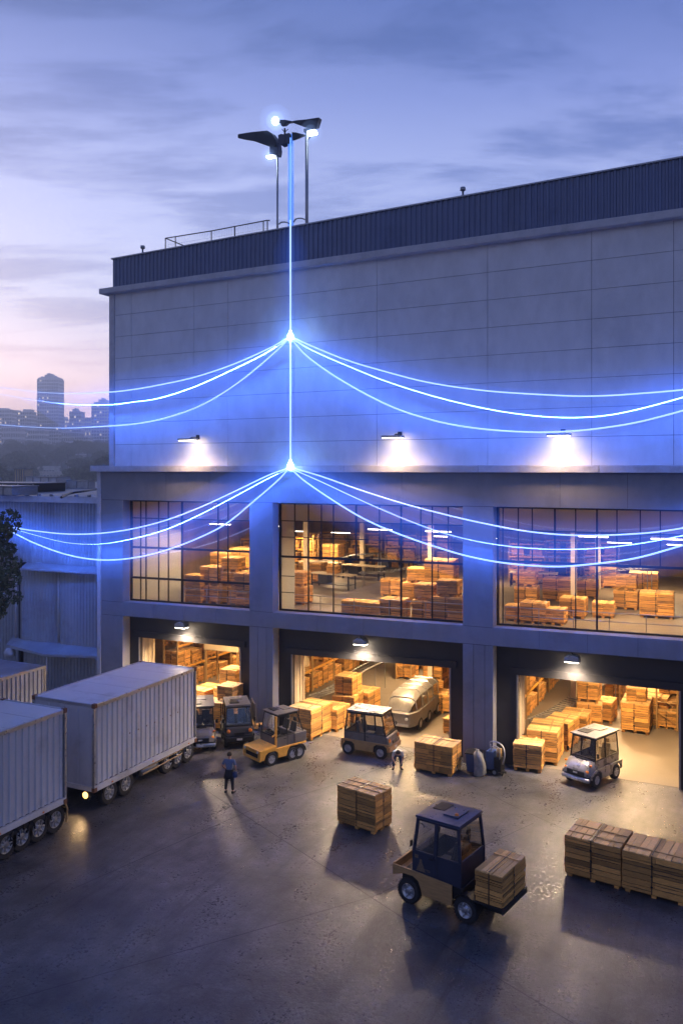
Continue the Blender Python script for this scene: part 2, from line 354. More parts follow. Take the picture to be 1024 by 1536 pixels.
def hz(d, a):                              # terrain height at distance d in direction a from the camera
    t = min(1, max(0, (d-170)/900)); t = t*t*(3-2*t)
    return -.6 + 27*t + 3.5*t*math.sin(a*9+d*.008) + 1.5*min(1, max(0, (d-100)/200))*math.sin(d*.03+a*21)
mb = MB(); na, nd = 90, 60
ds = [70*(1390/70)**(k/(nd-1)) for k in range(nd)]
for d in ds:
    for i in range(na+1):
        a = R(25.15) + R(-75 + 150*i/na)
        mb.v.append((-math.sin(a)*d, math.cos(a)*d - D, hz(d, a) if d > 90 else -.6))
for i in range(nd-1):
    for k in range(na): mb.f.append([i*(na+1)+k, i*(na+1)+k+1, (i+1)*(na+1)+k+1, (i+1)*(na+1)+k][::-1]); mb.m.append(0)
tag(mb.build('hills', M['hill'], smooth=True), kind='structure')
tag(MB().add([(-1440, -1440, -1.2), (1440, -1440, -1.2), (1440, 1440, -1.2), (-1440, 1440, -1.2)], [[0, 1, 2, 3]]).build('ground', M['hill']), kind='structure')

# haze over the whole place
m, nt, b, N, L = nodes('air_haze'); nt.nodes.remove(b)
pv = N('ShaderNodeVolumePrincipled'); pv.inputs['Density'].default_value = HAZE = .00100; pv.inputs['Color'].default_value = (.60, .74, 1, 1); pv.inputs['Anisotropy'].default_value = .7
L(pv.outputs[0], nt.nodes['Material Output'].inputs['Volume'])
tag(MB().box(-1450, 1450, -1450, 1450, -2.4, 152).build('haze', m), kind='stuff')

# ------------------------------------------------------------------ warehouse
wh = thing('warehouse', 'large grey concrete warehouse with big grid windows above three lit loading doors', 'warehouse')
XL, XR = SX(147), 15.0
XU = SX(165, .3)
PX = [(SX(147), SX(184)), (SX(374), SX(409)), (SX(694), SX(739)), (SX(1036), SX(1036)+1.7)]
WT = Line((183, 750), (740, 760)); WB = Line((183, 903), (960, 957)); MBt = Line((185, 924), (978, 988))
def panels(mb, x0, x1, zb, zt, y, xc, nz, g=.012, th=.12, bk=True):
    """panel skin facing -Y between x0..x1, split at xc and in nz rows, with real gaps over a dark backing"""
    fb = zb if callable(zb) else (lambda x: zb); ft = zt if callable(zt) else (lambda x: zt)
    xs = [x0] + [c for c in xc if x0+.1 < c < x1-.1] + [x1]
    for a, c in zip(xs, xs[1:]):
        for k in range(nz):
            lo = (lambda x, k=k: fb(x) + (ft(x)-fb(x))*k/nz + (g if k else 0)); hi = (lambda x, k=k: fb(x) + (ft(x)-fb(x))*(k+1)/nz - (g if k < nz-1 else 0))
            mb.slab(a+g*(a != x0), c-g*(c != x1), lo, hi, y, y+th, 0)
    if bk: mb.slab(x0+.02, x1-.02, (lambda x: fb(x)+.02), (lambda x: ft(x)-.02), y+.025, y+th-.02, 1)
# upper wall
CB = Line((168, 438), (960, 332), -.15); CT = Line((168, 430), (960, 320), -.15); PT = Line((168, 387), (960, 245), .35)
mb = MB(); panels(mb, XU+.35, XR, 13.6, CB, .3, [SX(p, .3) for p in (197, 291, 342, 441, 565, 731, 887, 1010)], 8, bk=False, g=.009)
mb.slab(XU+.36, XR-.02, 13.6, (lambda x: CB(x)-.02), .33, .40, 1)
mb.build('upper_wall', [M['conc'], M['joint']], wh)
mb = MB(); mb.slab(XU, XU+.33, 13.6, CB, .22, .7); mb.build('corner_trim', M['ledge'], wh)
mb = MB(); mb.box(XU+.03, XU+.3, .71, 26, 13.6, 23.2); mb.box(XR-.3, XR, .42, 26, 0, 23.4); mb.box(XL+.3, XR-.31, 26, 26.3, 0, 23.3); mb.box(XL+.03, XL+.3, .61, 26, 0, 13.25); mb.build('side_wall', M['conc'], wh)
mb = MB(); mb.slab(XU-.42, XR, CB, CT, -.15, .9); mb.slab(XU-.42, XU+.3, 23.0, CT, .91, 26); mb.build('cornice', M['ledge'], wh, bev=.02)
mb = MB(); x0 = SX(168, .35); mb.corr(x0, XR, (lambda x: CT(x)+.002), (lambda x: PT(x)-.07), .42, .26, .06)
mb.slab(x0, XR, CT, (lambda x: PT(x)-.07), .43, .5); mb.box(x0, x0+.08, .51, 25.5, 23.5, PT(x0)-.08); mb.build('parapet', M['corr'], wh)
mb = MB(); mb.slab(x0-.06, XR, (lambda x: PT(x)-.065), PT, .30, .60); mb.box(x0-.06, x0+.14, .61, 25.6, PT(x0)-.07, PT(x0)); mb.build('parapet_cap', M['steel'], wh)
mb = MB(); mb.box(x0+.1, XR-.05, .62, 25.9, 23.35, 23.5); mb.build('roof', M['shedroof'], wh)
# ledge
mb = MB(); xs = [XL-.28] + [SX(p) for p in (330, 520, 720, 900, 1100)] + [XR]
for a, c in zip(xs, xs[1:]): mb.box(a+.008, c-.008, -.34, .29, 13.30, 13.62)
mb.box(XL-.28, XL+.02, .30, 26, 13.30, 13.60); mb.build('ledge', M['ledge'], wh, bev=.015)
# lower frame
mb = MB(); mb.box(XL-.03, XL+.22, -.06, .6, 0, 13.29); mb.build('corner_trim', M['ledge'], wh)
for i, (a, c) in enumerate(PX):
    mb = MB(); a_ = XL+.23 if i == 0 else a
    zs = [0, MBt(a), WB(a), WT(a), 13.29]
    mids = [(a_+c)/2] if i else []
    if i in (1, 2): mids = [a+(c-a)*.36, a+(c-a)*.73]
    for k in range(4):
        xs = [a_] + (mids if k in (0,) else []) + [c]
        for p, q in zip(xs, xs[1:]): mb.box(p+.01*(p != a_), q-.01*(q != c), 0, .6, zs[k]+.012*(k > 0), zs[k+1]-.012*(k < 3), 0)
    mb.box(a_+.02, c-.02, .03, .58, .01, 13.27, 1)
    mb.build('pier', [M['frame'], M['joint']], wh)
bays = [(PX[i][1], PX[i+1][0]) for i in range(3)]
for i, (a, c) in enumerate(bays):
    mb = MB(); xc = [a+(c-a)*f for f in (.36, .7)]
    panels(mb, a+.002, c-.002, WT, 13.29, 0, xc, 1, th=.6, g=.008); mb.build('spandrel_beam', [M['frame'], M['joint']], wh)
    mb = MB(); panels(mb, a+.002, c-.002, MBt, WB, 0, [a+(c-a)*f for f in (.25, .5, .75)], 1, th=.6, g=.008); mb.build('floor_beam', [M['frame'], M['joint']], wh)
mb = MB(); mb.box(PX[3][1]+.01, XR, 0, .3, 0, 13.29); mb.build('blank_wall', M['frame'], wh)
# windows
grid = [([211, 219, 238, 252.5, 273, 327, 342], [.18, .47, .77], [273], 275),
        ([442, 462.5, 482, 500, 534, 569, 601.5, 631, 648, 672], [.17, .32, .50], [534, 601.5], None),
        ([754, 777, 798, 832, 863, 895, 925, 960, 990], [.20, .46], [832, 895], None)]
for i, (a, c) in enumerate(bays):
    vx, hf, thick, frostx = grid[i]; YG = .70
    w = thing('window', None, None); w.parent = wh
    mb = MB(); t = .09
    mb.slab(a+.003, a+t, WB, WT, YG-.06, YG+.08); mb.slab(c-t, c-.003, WB, WT, YG-.06, YG+.08)
    mb.slab(a+t, c-t, (lambda x: WT(x)-t), WT, YG-.06, YG+.08); mb.slab(a+t, c-t, WB, (lambda x: WB(x)+t), YG-.06, YG+.08)
    mb.build('frame', M['dark'], w)
    mb = MB()
    for p in vx:
        x = SX(p, YG); r = .05 if p in thick else .024
        lo = (lambda q: WB(q)+.09) if (i == 0 and p < 280) or (i and random.random() < .3) else (lambda q: WT(q)-(WT(q)-WB(q))*hf[-1])
        r = r if p not in thick or i == 0 else .04
        mb.slab(x-r, x+r, lo, (lambda q: WT(q)-.09), YG-.03, YG+.03)
    for f in hf:
        r = .055 if f == hf[-1] or f == .47 else .024
        mb.slab(a+t, c-t, (lambda q, f=f, r=r: WT(q)-(WT(q)-WB(q))*f-r), (lambda q, f=f, r=r: WT(q)-(WT(q)-WB(q))*f+r), YG-.027, YG+.033)
    if i == 1:
        for f in (.68, .83): mb.slab(a+t, SX(441, YG), (lambda q, f=f: WT(q)-(WT(q)-WB(q))*f-.02), (lambda q, f=f: WT(q)-(WT(q)-WB(q))*f+.02), YG-.026, YG+.03)
    mb.build('glazing_bar', M['dark'], w)
    mb = MB(); mb.slab(a+.04, c-.04, (lambda q: WB(q)+.04), (lambda q: WT(q)-.04), YG+.035, YG+.045); mb.build('pane', M['glass'], w)
    mb = MB()
    if i == 0: mb.slab(a+.08, SX(273, YG), (lambda q: WB(q)+.09), (lambda q: WT(q)-.09), YG+.06, YG+.07)
    if i == 1: mb.slab(a+.08, SX(441, YG), (lambda q: WB(q)+.09), (lambda q: WT(q)-.09), YG+.06, YG+.07)
    mb.slab((SX(273, YG) if i == 0 else SX(441, YG) if i == 1 else a+.08)+.03, c-.09, (lambda q: WT(q)-(WT(q)-WB(q))*hf[0]), (lambda q: WT(q)-.09), YG+.06, YG+.07)
    mb.build('frosted_pane', M['frost'], w)
    mb = MB()
    for zz in (.42, .8): mb.tube([(a+.1, 1.05, WB(a)+zz), (c-.1, 1.05, WB(c)+zz)], .022, 6)
    for k in range(6): x = a+.3+(c-a-.6)*k/5; mb.tube([(x, 1.05, WB(x)-.2), (x, 1.05, WB(x)+.8)], .02, 6)
    mb.build('guard_rail', M['steel'], w)
# loading doors
doors = [(210, 360, (210, 956), (360, 971)), (439, 674, (440, 982), (675, 1002)), (777, 1018, (780, 1013), (963, 1031))]
for i, (a, c) in enumerate(bays):
    p0, p1, q0, q1 = doors[i]; x0, x1 = SX(p0, .62), SX(p1, .62); T = Line(q0, q1, .62)
    dr = thing('loading_door', None, None); dr.parent = wh
    mb = MB(); mb.slab(a+.002, x0, 0.01, (lambda x: MBt(x)-.002), .62, .85); mb.slab(x1, c-.002, 0.01, (lambda x: MBt(x)-.002), .62, .85); mb.slab(x0+.002, x1-.002, T, (lambda x: MBt(x)-.002), .62, .85)
    mb.slab(x0-.35, x1+.35, (lambda x: T(x)+.02), (lambda x: T(x)+.34), .52, .615)
    mb.build('surround', M['black'], dr)
    mb = MB(); mb.slab(x0-.07, x0+.0, 0.01, (lambda x: T(x)), .56, .618); mb.slab(x1, x1+.07, 0.01, (lambda x: T(x)), .56, .618); mb.build('door_guide', M['steel'], dr)
    mb = MB(); mb.slab(x0-.10, x0-.003, 0.01, T, .86, 1.95); mb.slab(x1+.003, x1+.1, 0.01, T, .86, 1.95)
    for k in range(3): mb.tube([(x0+.03, 1.0+.35*k, .02), (x0+.03, 1.0+.35*k, T(x0))], .03, 6)
    mb.build('jamb_lining', M['cream'], dr)
    mb = MB()
    for k in range(4): mb.slab(x0+.02, x1-.02, (lambda x, k=k: T(x)+.02+.0*k), (lambda x: T(x)+.12), 1.0+.5*k, 1.35+.5*k)
    mb.build('raised_shutter', M['alu'], dr)
# floors and interior shell
mb = MB(); mb.box(XL+.3, XR-.32, .86, 26, -.12, .008); mb.build('ground_floor', M['infloor'], wh)
mb = MB(); mb.box(XL+.31, XR-.32, .62, 26, 5.72, 5.93); mb.build('upper_floor', M['infloor'], wh)
mb = MB(); mb.box(XL+.31, XR-.32, .62, 26, 12.6, 12.9); mb.build('ceiling', M['inwall'], wh)
mb = MB(); mb.box(XL+.31, XL+.35, .9, 25.9, .01, 12.6); mb.box(XL+.36, XR-.32, 25.86, 25.95, .01, 12.6); mb.box(PX[3][1]+.5, PX[3][1]+.7, .9, 25.8, .01, 5.7); mb.box(PX[3][1]+.5, PX[3][1]+.7, .9, 25.8, 5.95, 12.55); mb.build('interior_wall', M['inwall'], wh)
for k, x in enumerate((-24, -16, -8, 0)):
    for y in (8.5, 17):
        mb = MB(); mb.box(x-.14, x+.14, y-.14, y+.14, .01, 5.7); mb.box(x-.14, x+.14, y-.14, y+.14, 5.95, 12.58); mb.build('column', M['cream'], wh)
mb = MB()
for x in range(-30, 1, 3): mb.box(x-.06, x+.06, 1, 25.8, 5.42, 5.70); mb.box(x-.06, x+.06, 1, 25.8, 12.2, 12.58)
mb.build('ceiling_joist', M['steel'], wh)
mb = MB()
for yy, z in ((5, 5.15), (5.5, 5.2), (11, 5.1), (7, 11.8), (14, 11.5)): mb.tube([(-31.8, yy, z), (1.5, yy, z)], .09, 8)
mb.build('ceiling_pipe', M['alu'], wh)
# interior light: rows of hung tube lamps, plus added fill upstairs
def make_tube_lamp():
    t = thing('tube_lamp', 'white tube lamp hanging under the warehouse ceiling', 'ceiling lamp')
    MB().prism([(-.75, .10), (-.72, .16), (.72, .16), (.75, .10)], -.10, .10).build('housing', M['steel'], t)
    MB().box(-.7, .7, -.07, .07, .06, .098).build('lens', M['lampi'], t)
    mb = MB(); mb.tube([(-.6, 0, .16), (-.6, 0, .55)], .01, 4); mb.tube([(.6, 0, .16), (.6, 0, .55)], .01, 4); mb.build('hanger', M['steel'], t)
    return t
tl = Proto(make_tube_lamp())
bayn = ['left', 'middle', 'right']
BC = [(-31.5+.4, -22.9), (-21, -12), (-9.5, -.5)]
for i, (a, c) in enumerate(BC):
    for fy, y in enumerate((4.0, 12.0, 20.0)):
        x = (a+c)/2 + (-1.4 if fy == 1 else .6)
        tl((x, y, 4.75), 0, 'white tube lamp in the hall behind the %s loading door, %s from the front' % (bayn[i], ('first', 'second', 'third')[fy]), group='tube lamps in the ground floor hall')
        lamp('hall_lamp_light', 'AREA', (x, y, 4.65), 760 if i == 0 else 920, (1, .65, .31), shape='RECTANGLE', size=1.6, size_y=.4)
for i, (a, c) in enumerate(BC):
    lamp('upper_front_fill', 'AREA', ((a+c)/2, 1.9, 10.6), 520, (1, .64, .30), shape='RECTANGLE', size=6, size_y=.3, rot=(R(22), 0, 0))  # added fill without a fixture, brightens the crate fronts near the glass
    for fy, (y, z) in enumerate(((6.0, 10.0), (16.0, 8.9))):
        for k, dx in enumerate((-1.6, 1.8)):
            x = (a+c)/2+dx
            tl((x, y, z), 0, 'white tube lamp hanging behind the %s window, %s row, %s one' % (bayn[i], ('front', 'back')[fy], ('left', 'right')[k]), group='tube lamps above the upper floor')
        lamp('upper_lamp_light', 'AREA', ((a+c)/2, y, z-.1), 700, (1, .66, .32), shape='RECTANGLE', size=4, size_y=1.2)

# ------------------------------------------------------------------ outside lamps
def make_wall_lamp():
    t = thing('wall_lamp', 'x', 'wall lamp')
    MB().box(-.5, .5, -1.15, -.70, .02, .13).build('housing', M['steel'], t, bev=.02)
    MB().box(-.44, .44, -1.10, -.75, -.005, .018).build('lens', M['lampw'], t)
    mb = MB(); mb.tube([(0, .02, .22), (0, -.5, .20), (0, -.8, .12)], .03, 6); mb.box(-.1, .1, -.03, .03, .10, .34); mb.build('arm', M['dark'], t)
    return t
wl = Proto(make_wall_lamp())
for i, (px, py, w_) in enumerate(((279, 661, 'left'), (587, 657, 'middle'), (837, 654, 'right'))):
    p = P(px, py, -.8); loc = (p.x, .27, p.z)
    wl(loc, 0, 'small bracket lamp glowing on the upper wall above the %s large window' % w_, group='bracket lamps on the upper wall')
    lamp('wall_lamp_light', 'SPOT', (p.x, -1.15, p.z-.02), 620, (1, .66, .38), spot_size=R(150), spot_blend=1, shadow_soft_size=.25)
    lamp('wall_lamp_spill', 'AREA', (p.x, .27-.45, p.z+.0), 9, (1, .78, .52), shape='RECTANGLE', size=.7, size_y=.2, rot=(R(35), 0, 0))
def make_canopy_lamp():
    t = thing('canopy_lamp', 'x', 'door lamp')
    MB().prism([(-.34, 0), (-.30, .20), (-.12, .30), (.12, .30), (.30, .20), (.34, 0)], -.26, .2).build('housing', M['alu'], t, bev=.02)
    MB().box(-.29, .29, -.22, .16, -.03, -.004).build('lens', M['lampw'], t)
    mb = MB(); mb.tube([(0, 0, .3), (0, 0, .52)], .03, 6); mb.box(-.1, .1, -.1, .1, .5, .55); mb.build('bracket', M['dark'], t)
    return t
cl = Proto(make_canopy_lamp())
for i, (px, py, w_) in enumerate(((273, 941, 'left'), (541, 966, 'middle'), (858, 992, 'right'))):
    p = P(px, py, .2)
    cl((p.x, .2, p.z), 0, 'pale hooded lamp shining over the %s loading door' % w_, group='hooded lamps over the loading doors')
    lamp('canopy_lamp_light', 'SPOT', (p.x, .16, p.z-.1), 4300 if i < 2 else 3200, (1, .74, .48), spot_size=R(168), spot_blend=.8, shadow_soft_size=.3, rot=(R(-14), 0, 0))
    lamp('canopy_lamp_spill', 'POINT', (p.x, .12, p.z-.35), 42, (1, .78, .55), shadow_soft_size=.2)
#@@SECTION things
def glow_balls(p, radii, mats, parent, sq=1.0):  # nested emissive balls standing in for the glow round a light
    for r, m_ in zip(radii, mats): MB().lathe([(.001, r*sq)]+[(r*math.sin(PI*j/14), r*math.cos(PI*j/14)*sq) for j in range(1, 14)]+[(.001, -r*sq)], p, n=28).build('added_glow', m_, parent, smooth=True)
# ------------------------------------------------------------------ roof: rail, masts
t = thing('roof_railing', 'thin wire mesh railing standing behind the corrugated roof parapet', 'railing', (0, 0, 0))
YR = 1.6; mb = MB()
top = [P(248, 357, YR), P(317, 346, YR), P(401, 330, YR)]; zr = 23.5
for a, c in zip(top, top[1:]): mb.tube([a, c], .03, 6)
mb.tube([P(401, 330, YR), P(404, 330, YR+.1), P(404, 331, YR+3)], .03, 6)
mb.tube([top[0], Vector((top[0].x, YR+5, top[0].z))], .03, 6)
mb.build('top_rail', M['dark'], t)
mb = MB()
for px, py in ((248, 357), (263, 355), (317, 346), (352, 340), (395, 331), (401, 330)): q = P(px, py, YR); mb.tube([(q.x, YR, zr), q], .03, 6)
mb.build('post', M['dark'], t)
mb = MB(); a, c = top[0], top[2]; n = 60
for k in range(n+1): f = k/n; x = a.x+(c.x-a.x)*f; mb.tube([(x, YR, zr+.2), (x, YR, a.z+(c.z-a.z)*f)], .006, 3, cap=False)
for k in range(1, 7): g = k/7; mb.tube([(a.x, YR, zr+.2+(a.z-zr-.2)*g), (c.x, YR, zr+.2+(c.z-zr-.2)*g)], .006, 3, cap=False)
mb.build('mesh_panel', M['steel'], t)
for i, (px, py) in enumerate(((214, 372), (694, 285))):
    q = P(px, py, .9); mb = MB(); mb.tube([(q.x, .9, 23.5), (q.x, .9, q.z)], .05, 8); mb.lathe([(0, .16), (.12, .14), (.14, .0), (.09, -.03)], (q.x, .9, q.z), n=12)
    tag(mb.build('vent_pipe', M['steel'], smooth=True), 'small vent pipe poking above the %s of the roof parapet' % ('left end', 'right part')[i], 'vent pipe', 'vent pipes behind the parapet')
for i in range(0): pass
t = thing('pipe_loop', 'low bent tube hoops on the roof beside the masts', 'pipe'); mb = MB()
for a in ([(418, 336), (422, 333), (429, 333), (434, 335)], [(440, 333), (444, 328), (452, 327), (457, 329)]): mb.tube(smooth_line([P(x, y, .8) for x, y in a], 4), .035, 6)
mb.build('hoop', M['steel'], t)

def outline(mb, pts, Y, th, lift=0, mi=0):
    mb.prism([(P(x, y, Y).x, P(x, y, Y).z+lift) for x, y in pts], Y-th/2, Y+th/2, mi)
YM = 1.0
def wing(name_parent, pts, Y, th=.5):
    """aerofoil-like blade: outline tapered in thickness towards its tip"""
    q = [P(x, y, Y) for x, y in pts]; n = len(q); cx = sum(v.x for v in q)/n; cz = sum(v.z for v in q)/n
    mb = MB(); fr = [(v.x, Y-th*.5, v.z) for v in q]; bk = [(cx+(v.x-cx)*.92, Y+th*.5, cz+(v.z-cz)*.75+.12) for v in q]
    mb.add(fr+bk, [list(range(n)), list(range(2*n-1, n-1, -1))]+[[i, i+n, (i+1)%n+n, (i+1)%n] for i in range(n)])
    return mb.build('wing_panel', M['dark'], name_parent, bev=.03)
def mast(label, px, ytop, r, Y=YM, mt='steel', cat='mast'):
    q = P(px, ytop, Y); t = thing('roof_mast', label, cat, (0, 0, 0))
    mb = MB(); mb.tube([(q.x, Y, 23.5), (q.x, Y, q.z)], r, 14); mb.lathe([(.001, .1), (.18, .1), (.2, .0), (.2, -.02)], (q.x, Y, 23.5), n=14); mb.build('pole', M[mt], t, smooth=True); return t, q
t, q = mast('grey roof mast on the left with one long drooping dark wing and a white lamp', 416, 232, .055)
wing(t, [(360, 203), (378, 200), (404, 197.5), (411, 202), (417, 212), (418, 222), (407, 222), (385, 214), (360, 209)], YM)
mb = MB(); outline(mb, [(407, 219), (419, 214), (420.5, 226), (419, 234), (407, 234)], YM, .42); mb.build('head_box', M['blue'], t, bev=.02)
p = P(409, 235, YM); MB().box(p.x-.26, p.x+.14, YM-.25, YM+.05, p.z-.07, p.z+.02).build('lamp_lens', M['lampb'], t, bev=.02)
glow_balls((p.x-.05, YM-.2, p.z), (.2, .35, .55), M['halol'], t)
t, q = mast('thick grey roof mast on the right with raised pointed dark wing and white lamp', 460, 196, .085)
wing(t, [(440, 184), (446, 182.5), (462, 181), (481.5, 178), (477, 196), (470, 197), (455, 191), (444, 187)], YM)
mb = MB(); mb.lathe([(.001, .1), (.16, .08), (.16, -.05), (.09, -.1)], (q.x, YM, q.z), n=14); mb.tube([P(461, 210, YM), P(466, 204, YM-.1)], .03, 6); mb.build('head_collar', M['dark'], t)
p = P(469, 200, YM); MB().box(p.x-.2, p.x+.24, YM-.25, YM+.05, p.z-.09, p.z+.09).build('lamp_lens', M['lampb'], t, bev=.03)
glow_balls((p.x, YM-.2, p.z), (.2, .38, .6), M['halol'], t)
Y2 = .9; t = thing('roof_mast', 'middle twin tube roof mast glowing blue with short dark wings and the brightest white lamp', 'mast', (0, 0, 0))
for px in (433.6, 438.6):
    a = P(px, 214 if px < 435 else 200, Y2); MB().tube([(a.x, Y2, 23.5), (a.x, Y2, a.z)], .065, 12).build('light_tube', M['tubeblue'], t, smooth=True)
mb = MB(); a = P(427, 192, Y2); c = P(427, 206, Y2); mb.tube([a, c], .05, 10); mb.tube([P(427, 198, Y2), P(432, 193, Y2)], .02, 6); mb.tube([P(423, 193, Y2), P(427, 199, Y2)], .02, 6); mb.build('upper_stem', M['dark'], t)
mb = MB(); outline(mb, [(419.5, 204), (424, 202), (429.5, 203), (429.5, 217), (424, 219), (420, 214)], Y2, .4); outline(mb, [(430, 202), (436, 200.5), (438, 203), (438, 215), (430, 217)], Y2, .4); mb.build('head_box', M['blue'], t, bev=.02)
wing(t, [(440, 199.5), (446, 200), (458, 203.5), (456, 206), (441, 213)], Y2, .4)
wing(t, [(421, 181), (429, 181), (440, 183), (439, 186), (432, 187), (427, 192), (424, 190)], Y2, .4)
p = P(413, 181, Y2); MB().lathe([(.001, .2), (.12, .16), (.17, .06), (.19, 0), (.17, -.08), (.1, -.17), (.001, -.2)], (p.x, Y2, p.z), n=20).build('lamp_lens', M['lampb'], t, smooth=True)
MB().tube([P(415, 182, Y2), P(423, 183, Y2)], .05, 8).build('lamp_arm', M['dark'], t)
glow_balls((p.x, Y2, p.z), (.28, .5, .85), M['halol'], t)

# ------------------------------------------------------------------ blue strands of light hung before the front
CURVES = []
def strand(label, pts, Y, r=.035, mt='strand', halo=1, taper=True):
    ln = smooth_line([P(x, y, Y) for x, y in pts], 8)
    fade = [max(.3, min(1, (v.x - (XL-4))/6)) if pts[-1][0] < 100 and pts[0][1] < 600 else 1 for v in ln]
    o = MB().tube(ln, [r*f for f in fade], 8).build('light_strand', M[mt], smooth=True)
    tag(o, label, 'light strand', 'glowing blue strands strung across the warehouse front'); CURVES.append((o, ln))
    for rad, hm in ((.24, 'halo'), (.62*halo, 'halow'), (1.05*halo, 'halow')):  # emissive tubes added round the strand as its halo
        MB().tube(ln, [rad*min(1, .30+i/14)*(.25+.75*(f-.3)/.7) for i, f in enumerate(fade)], 18).build('added_glow', M[hm], o, smooth=True)
    return o
def sheet(i, j):                            # emissive volume added as blue fill between two neighbouring strands
    (o, a), (_, b_) = CURVES[i], CURVES[j]; n = min(len(a), len(b_)); vs = []; fs = []
    for k in range(4, n):
        if a[k].x < XL-5 or b_[k].x < XL-5: break
        for y in (-1.16, -.98): vs += [(a[k].x, y, a[k].z), (b_[k].x, y, b_[k].z)]
    m_ = len(vs)//4
    for k in range(m_-1):
        q, w = 4*k, 4*k+4; fs += [[q, q+1, w+1, w], [q+2, w+2, w+3, q+3], [q, w, w+2, q+2], [q+1, q+3, w+3, w+1]]
    fs += [[0, 2, 3, 1], [m_*4-4, m_*4-3, m_*4-1, m_*4-2]]
    MB().add(vs, fs).build('added_glow', M['sheet'], o)
YB = -.9
a = P(435.5, 206, YB); c = P(435.5, 698, YB)
o = tag(MB().tube([a, P(435.5, 330, YB)], .03, 8).add([], []).build('light_beam', M['strandd'], smooth=True), 'faint upper length of blue light beam rising from the parapet to the roof masts', 'light beam')
o = tag(MB().tube([P(435.5, 330, YB), P(435.5, 503, YB)], .045, 8).build('light_beam', M['strand'], smooth=True), 'vertical blue light beam from the parapet down to the upper bright node', 'light beam')
[MB().tube([P(435.5, y_, YB) for y_ in (318, 345, 375, 503)], [.02, r_*.55, r_, r_], 18).build('added_glow', M[m_], o, smooth=True) for r_, m_ in ((.22, 'halo'), (.5, 'halow'), (.85, 'halow'))]
o = tag(MB().tube([P(435.5, 509, YB), P(435.5, 698, YB)], .045, 8).build('light_beam', M['strand'], smooth=True), 'vertical blue light beam joining the upper and the lower bright node', 'light beam')
[MB().tube([P(435.5, 509, YB), P(435.5, 698, YB)], r_, 18).build('added_glow', M[m_], o, smooth=True) for r_, m_ in ((.2, 'halo'), (.45, 'halow'), (.8, 'halow'))]
for (px, py, w_) in ((435.5, 506, 'where the upper fan of strands starts on the plain wall'), (435.5, 700, 'where the lower fan of strands starts at the ledge')):
    p = P(px, py, YB); sph = lambda r: [(.001, r*1.25)]+[(r*math.sin(PI*j/12), r*math.cos(PI*j/12)*(1.25 if j < 6 else 1)) for j in range(1, 12)]+[(.001, -r)]
    o = MB().lathe([(.001, .62), (.025, .42), (.07, .26), (.16, .08), (.18, -.02), (.14, -.12), (.001, -.19)], p, n=20).build('light_node', M['node'], smooth=True)
    tag(o, 'blazing blue white light node ' + w_, 'light node')
    glow_balls(p, (.3, .6, 1.1, 1.8), M['halon'], o)
    lamp('node_light', 'POINT', (p.x, p.y-.1, p.z), 16, (.10, .30, 1), shadow_soft_size=.2)
A = 'blue strand on the upper wall, '
strand(A+'top one falling away to the left', [(433, 506), (400, 524), (345, 548), (290, 566), (240, 577), (200, 584), (163, 588), (100, 590), (40, 586), (-60, 572)], -.9, .032)
strand(A+'middle one falling away to the left', [(433, 508), (395, 532), (342, 558), (290, 581), (240, 597), (200, 603), (163, 607), (100, 606), (40, 598), (-60, 580)], -1.05, .028)
strand(A+'lowest one falling away to the left', [(432, 509), (410, 530), (370, 564), (330, 592), (290, 613), (240, 629), (200, 636), (163, 639), (100, 642), (40, 640), (-60, 632)], -1.2, .032)
strand(A+'top one falling away to the right', [(438, 506), (475, 522), (520, 540), (570, 555), (640, 573), (720, 585), (800, 591), (880, 594), (960, 590), (1060, 580), (1160, 560)], -.9, .03)
strand(A+'middle one falling away to the right', [(438, 508), (470, 526), (520, 548), (580, 572), (650, 594), (720, 611), (780, 621), (840, 626), (900, 624), (960, 613), (1060, 585), (1160, 550)], -1.05, .034)
strand(A+'lowest one falling away to the right', [(438, 510), (460, 534), (500, 563), (550, 592), (600, 615), (660, 633), (720, 643), (790, 648), (850, 647), (910, 641), (970, 630), (1060, 605), (1160, 570)], -1.2, .032)
B_ = 'blue strand below the ledge, '
strand(B_+'top one falling away to the left past the left window', [(432, 702), (400, 714), (350, 738), (300, 761), (250, 780), (200, 793), (150, 800), (100, 801), (50, 796), (0, 788), (-60, 778)], -.9, .032)
strand(B_+'broad soft middle one falling away to the left', [(432, 704), (400, 719), (350, 746), (300, 772), (250, 794), (200, 808), (150, 816), (100, 814), (50, 802), (0, 788), (-60, 775)], -1.05, .016, halo=1.2)
strand(B_+'lowest one crossing the left window', [(431, 705), (415, 722), (378, 754), (340, 785), (300, 806), (250, 825), (200, 837), (150, 840), (100, 832), (50, 814), (0, 790), (-60, 770)], -1.2, .034)
strand(B_+'top one falling away to the right over the middle window', [(439, 702), (480, 714), (540, 735), (600, 754), (660, 770), (720, 784), (790, 797), (860, 803), (930, 802), (1000, 796), (1080, 780), (1160, 760)], -.9, .03)
strand(B_+'broad soft middle one falling away to the right', [(439, 704), (480, 722), (540, 750), (600, 776), (660, 798), (720, 813), (790, 822), (860, 824), (930, 819), (1000, 808), (1080, 790), (1160, 765)], -1.05, .022, halo=1.2)
strand(B_+'lowest one crossing the middle window', [(439, 706), (460, 724), (503, 753), (545, 778), (590, 798), (640, 816), (700, 834), (760, 845), (830, 850), (890, 846), (950, 838), (1010, 822), (1080, 800), (1160, 770)], -1.2, .034)

for i_ in (0, 3, 6, 9): sheet(i_, i_+1); sheet(i_+1, i_+2)

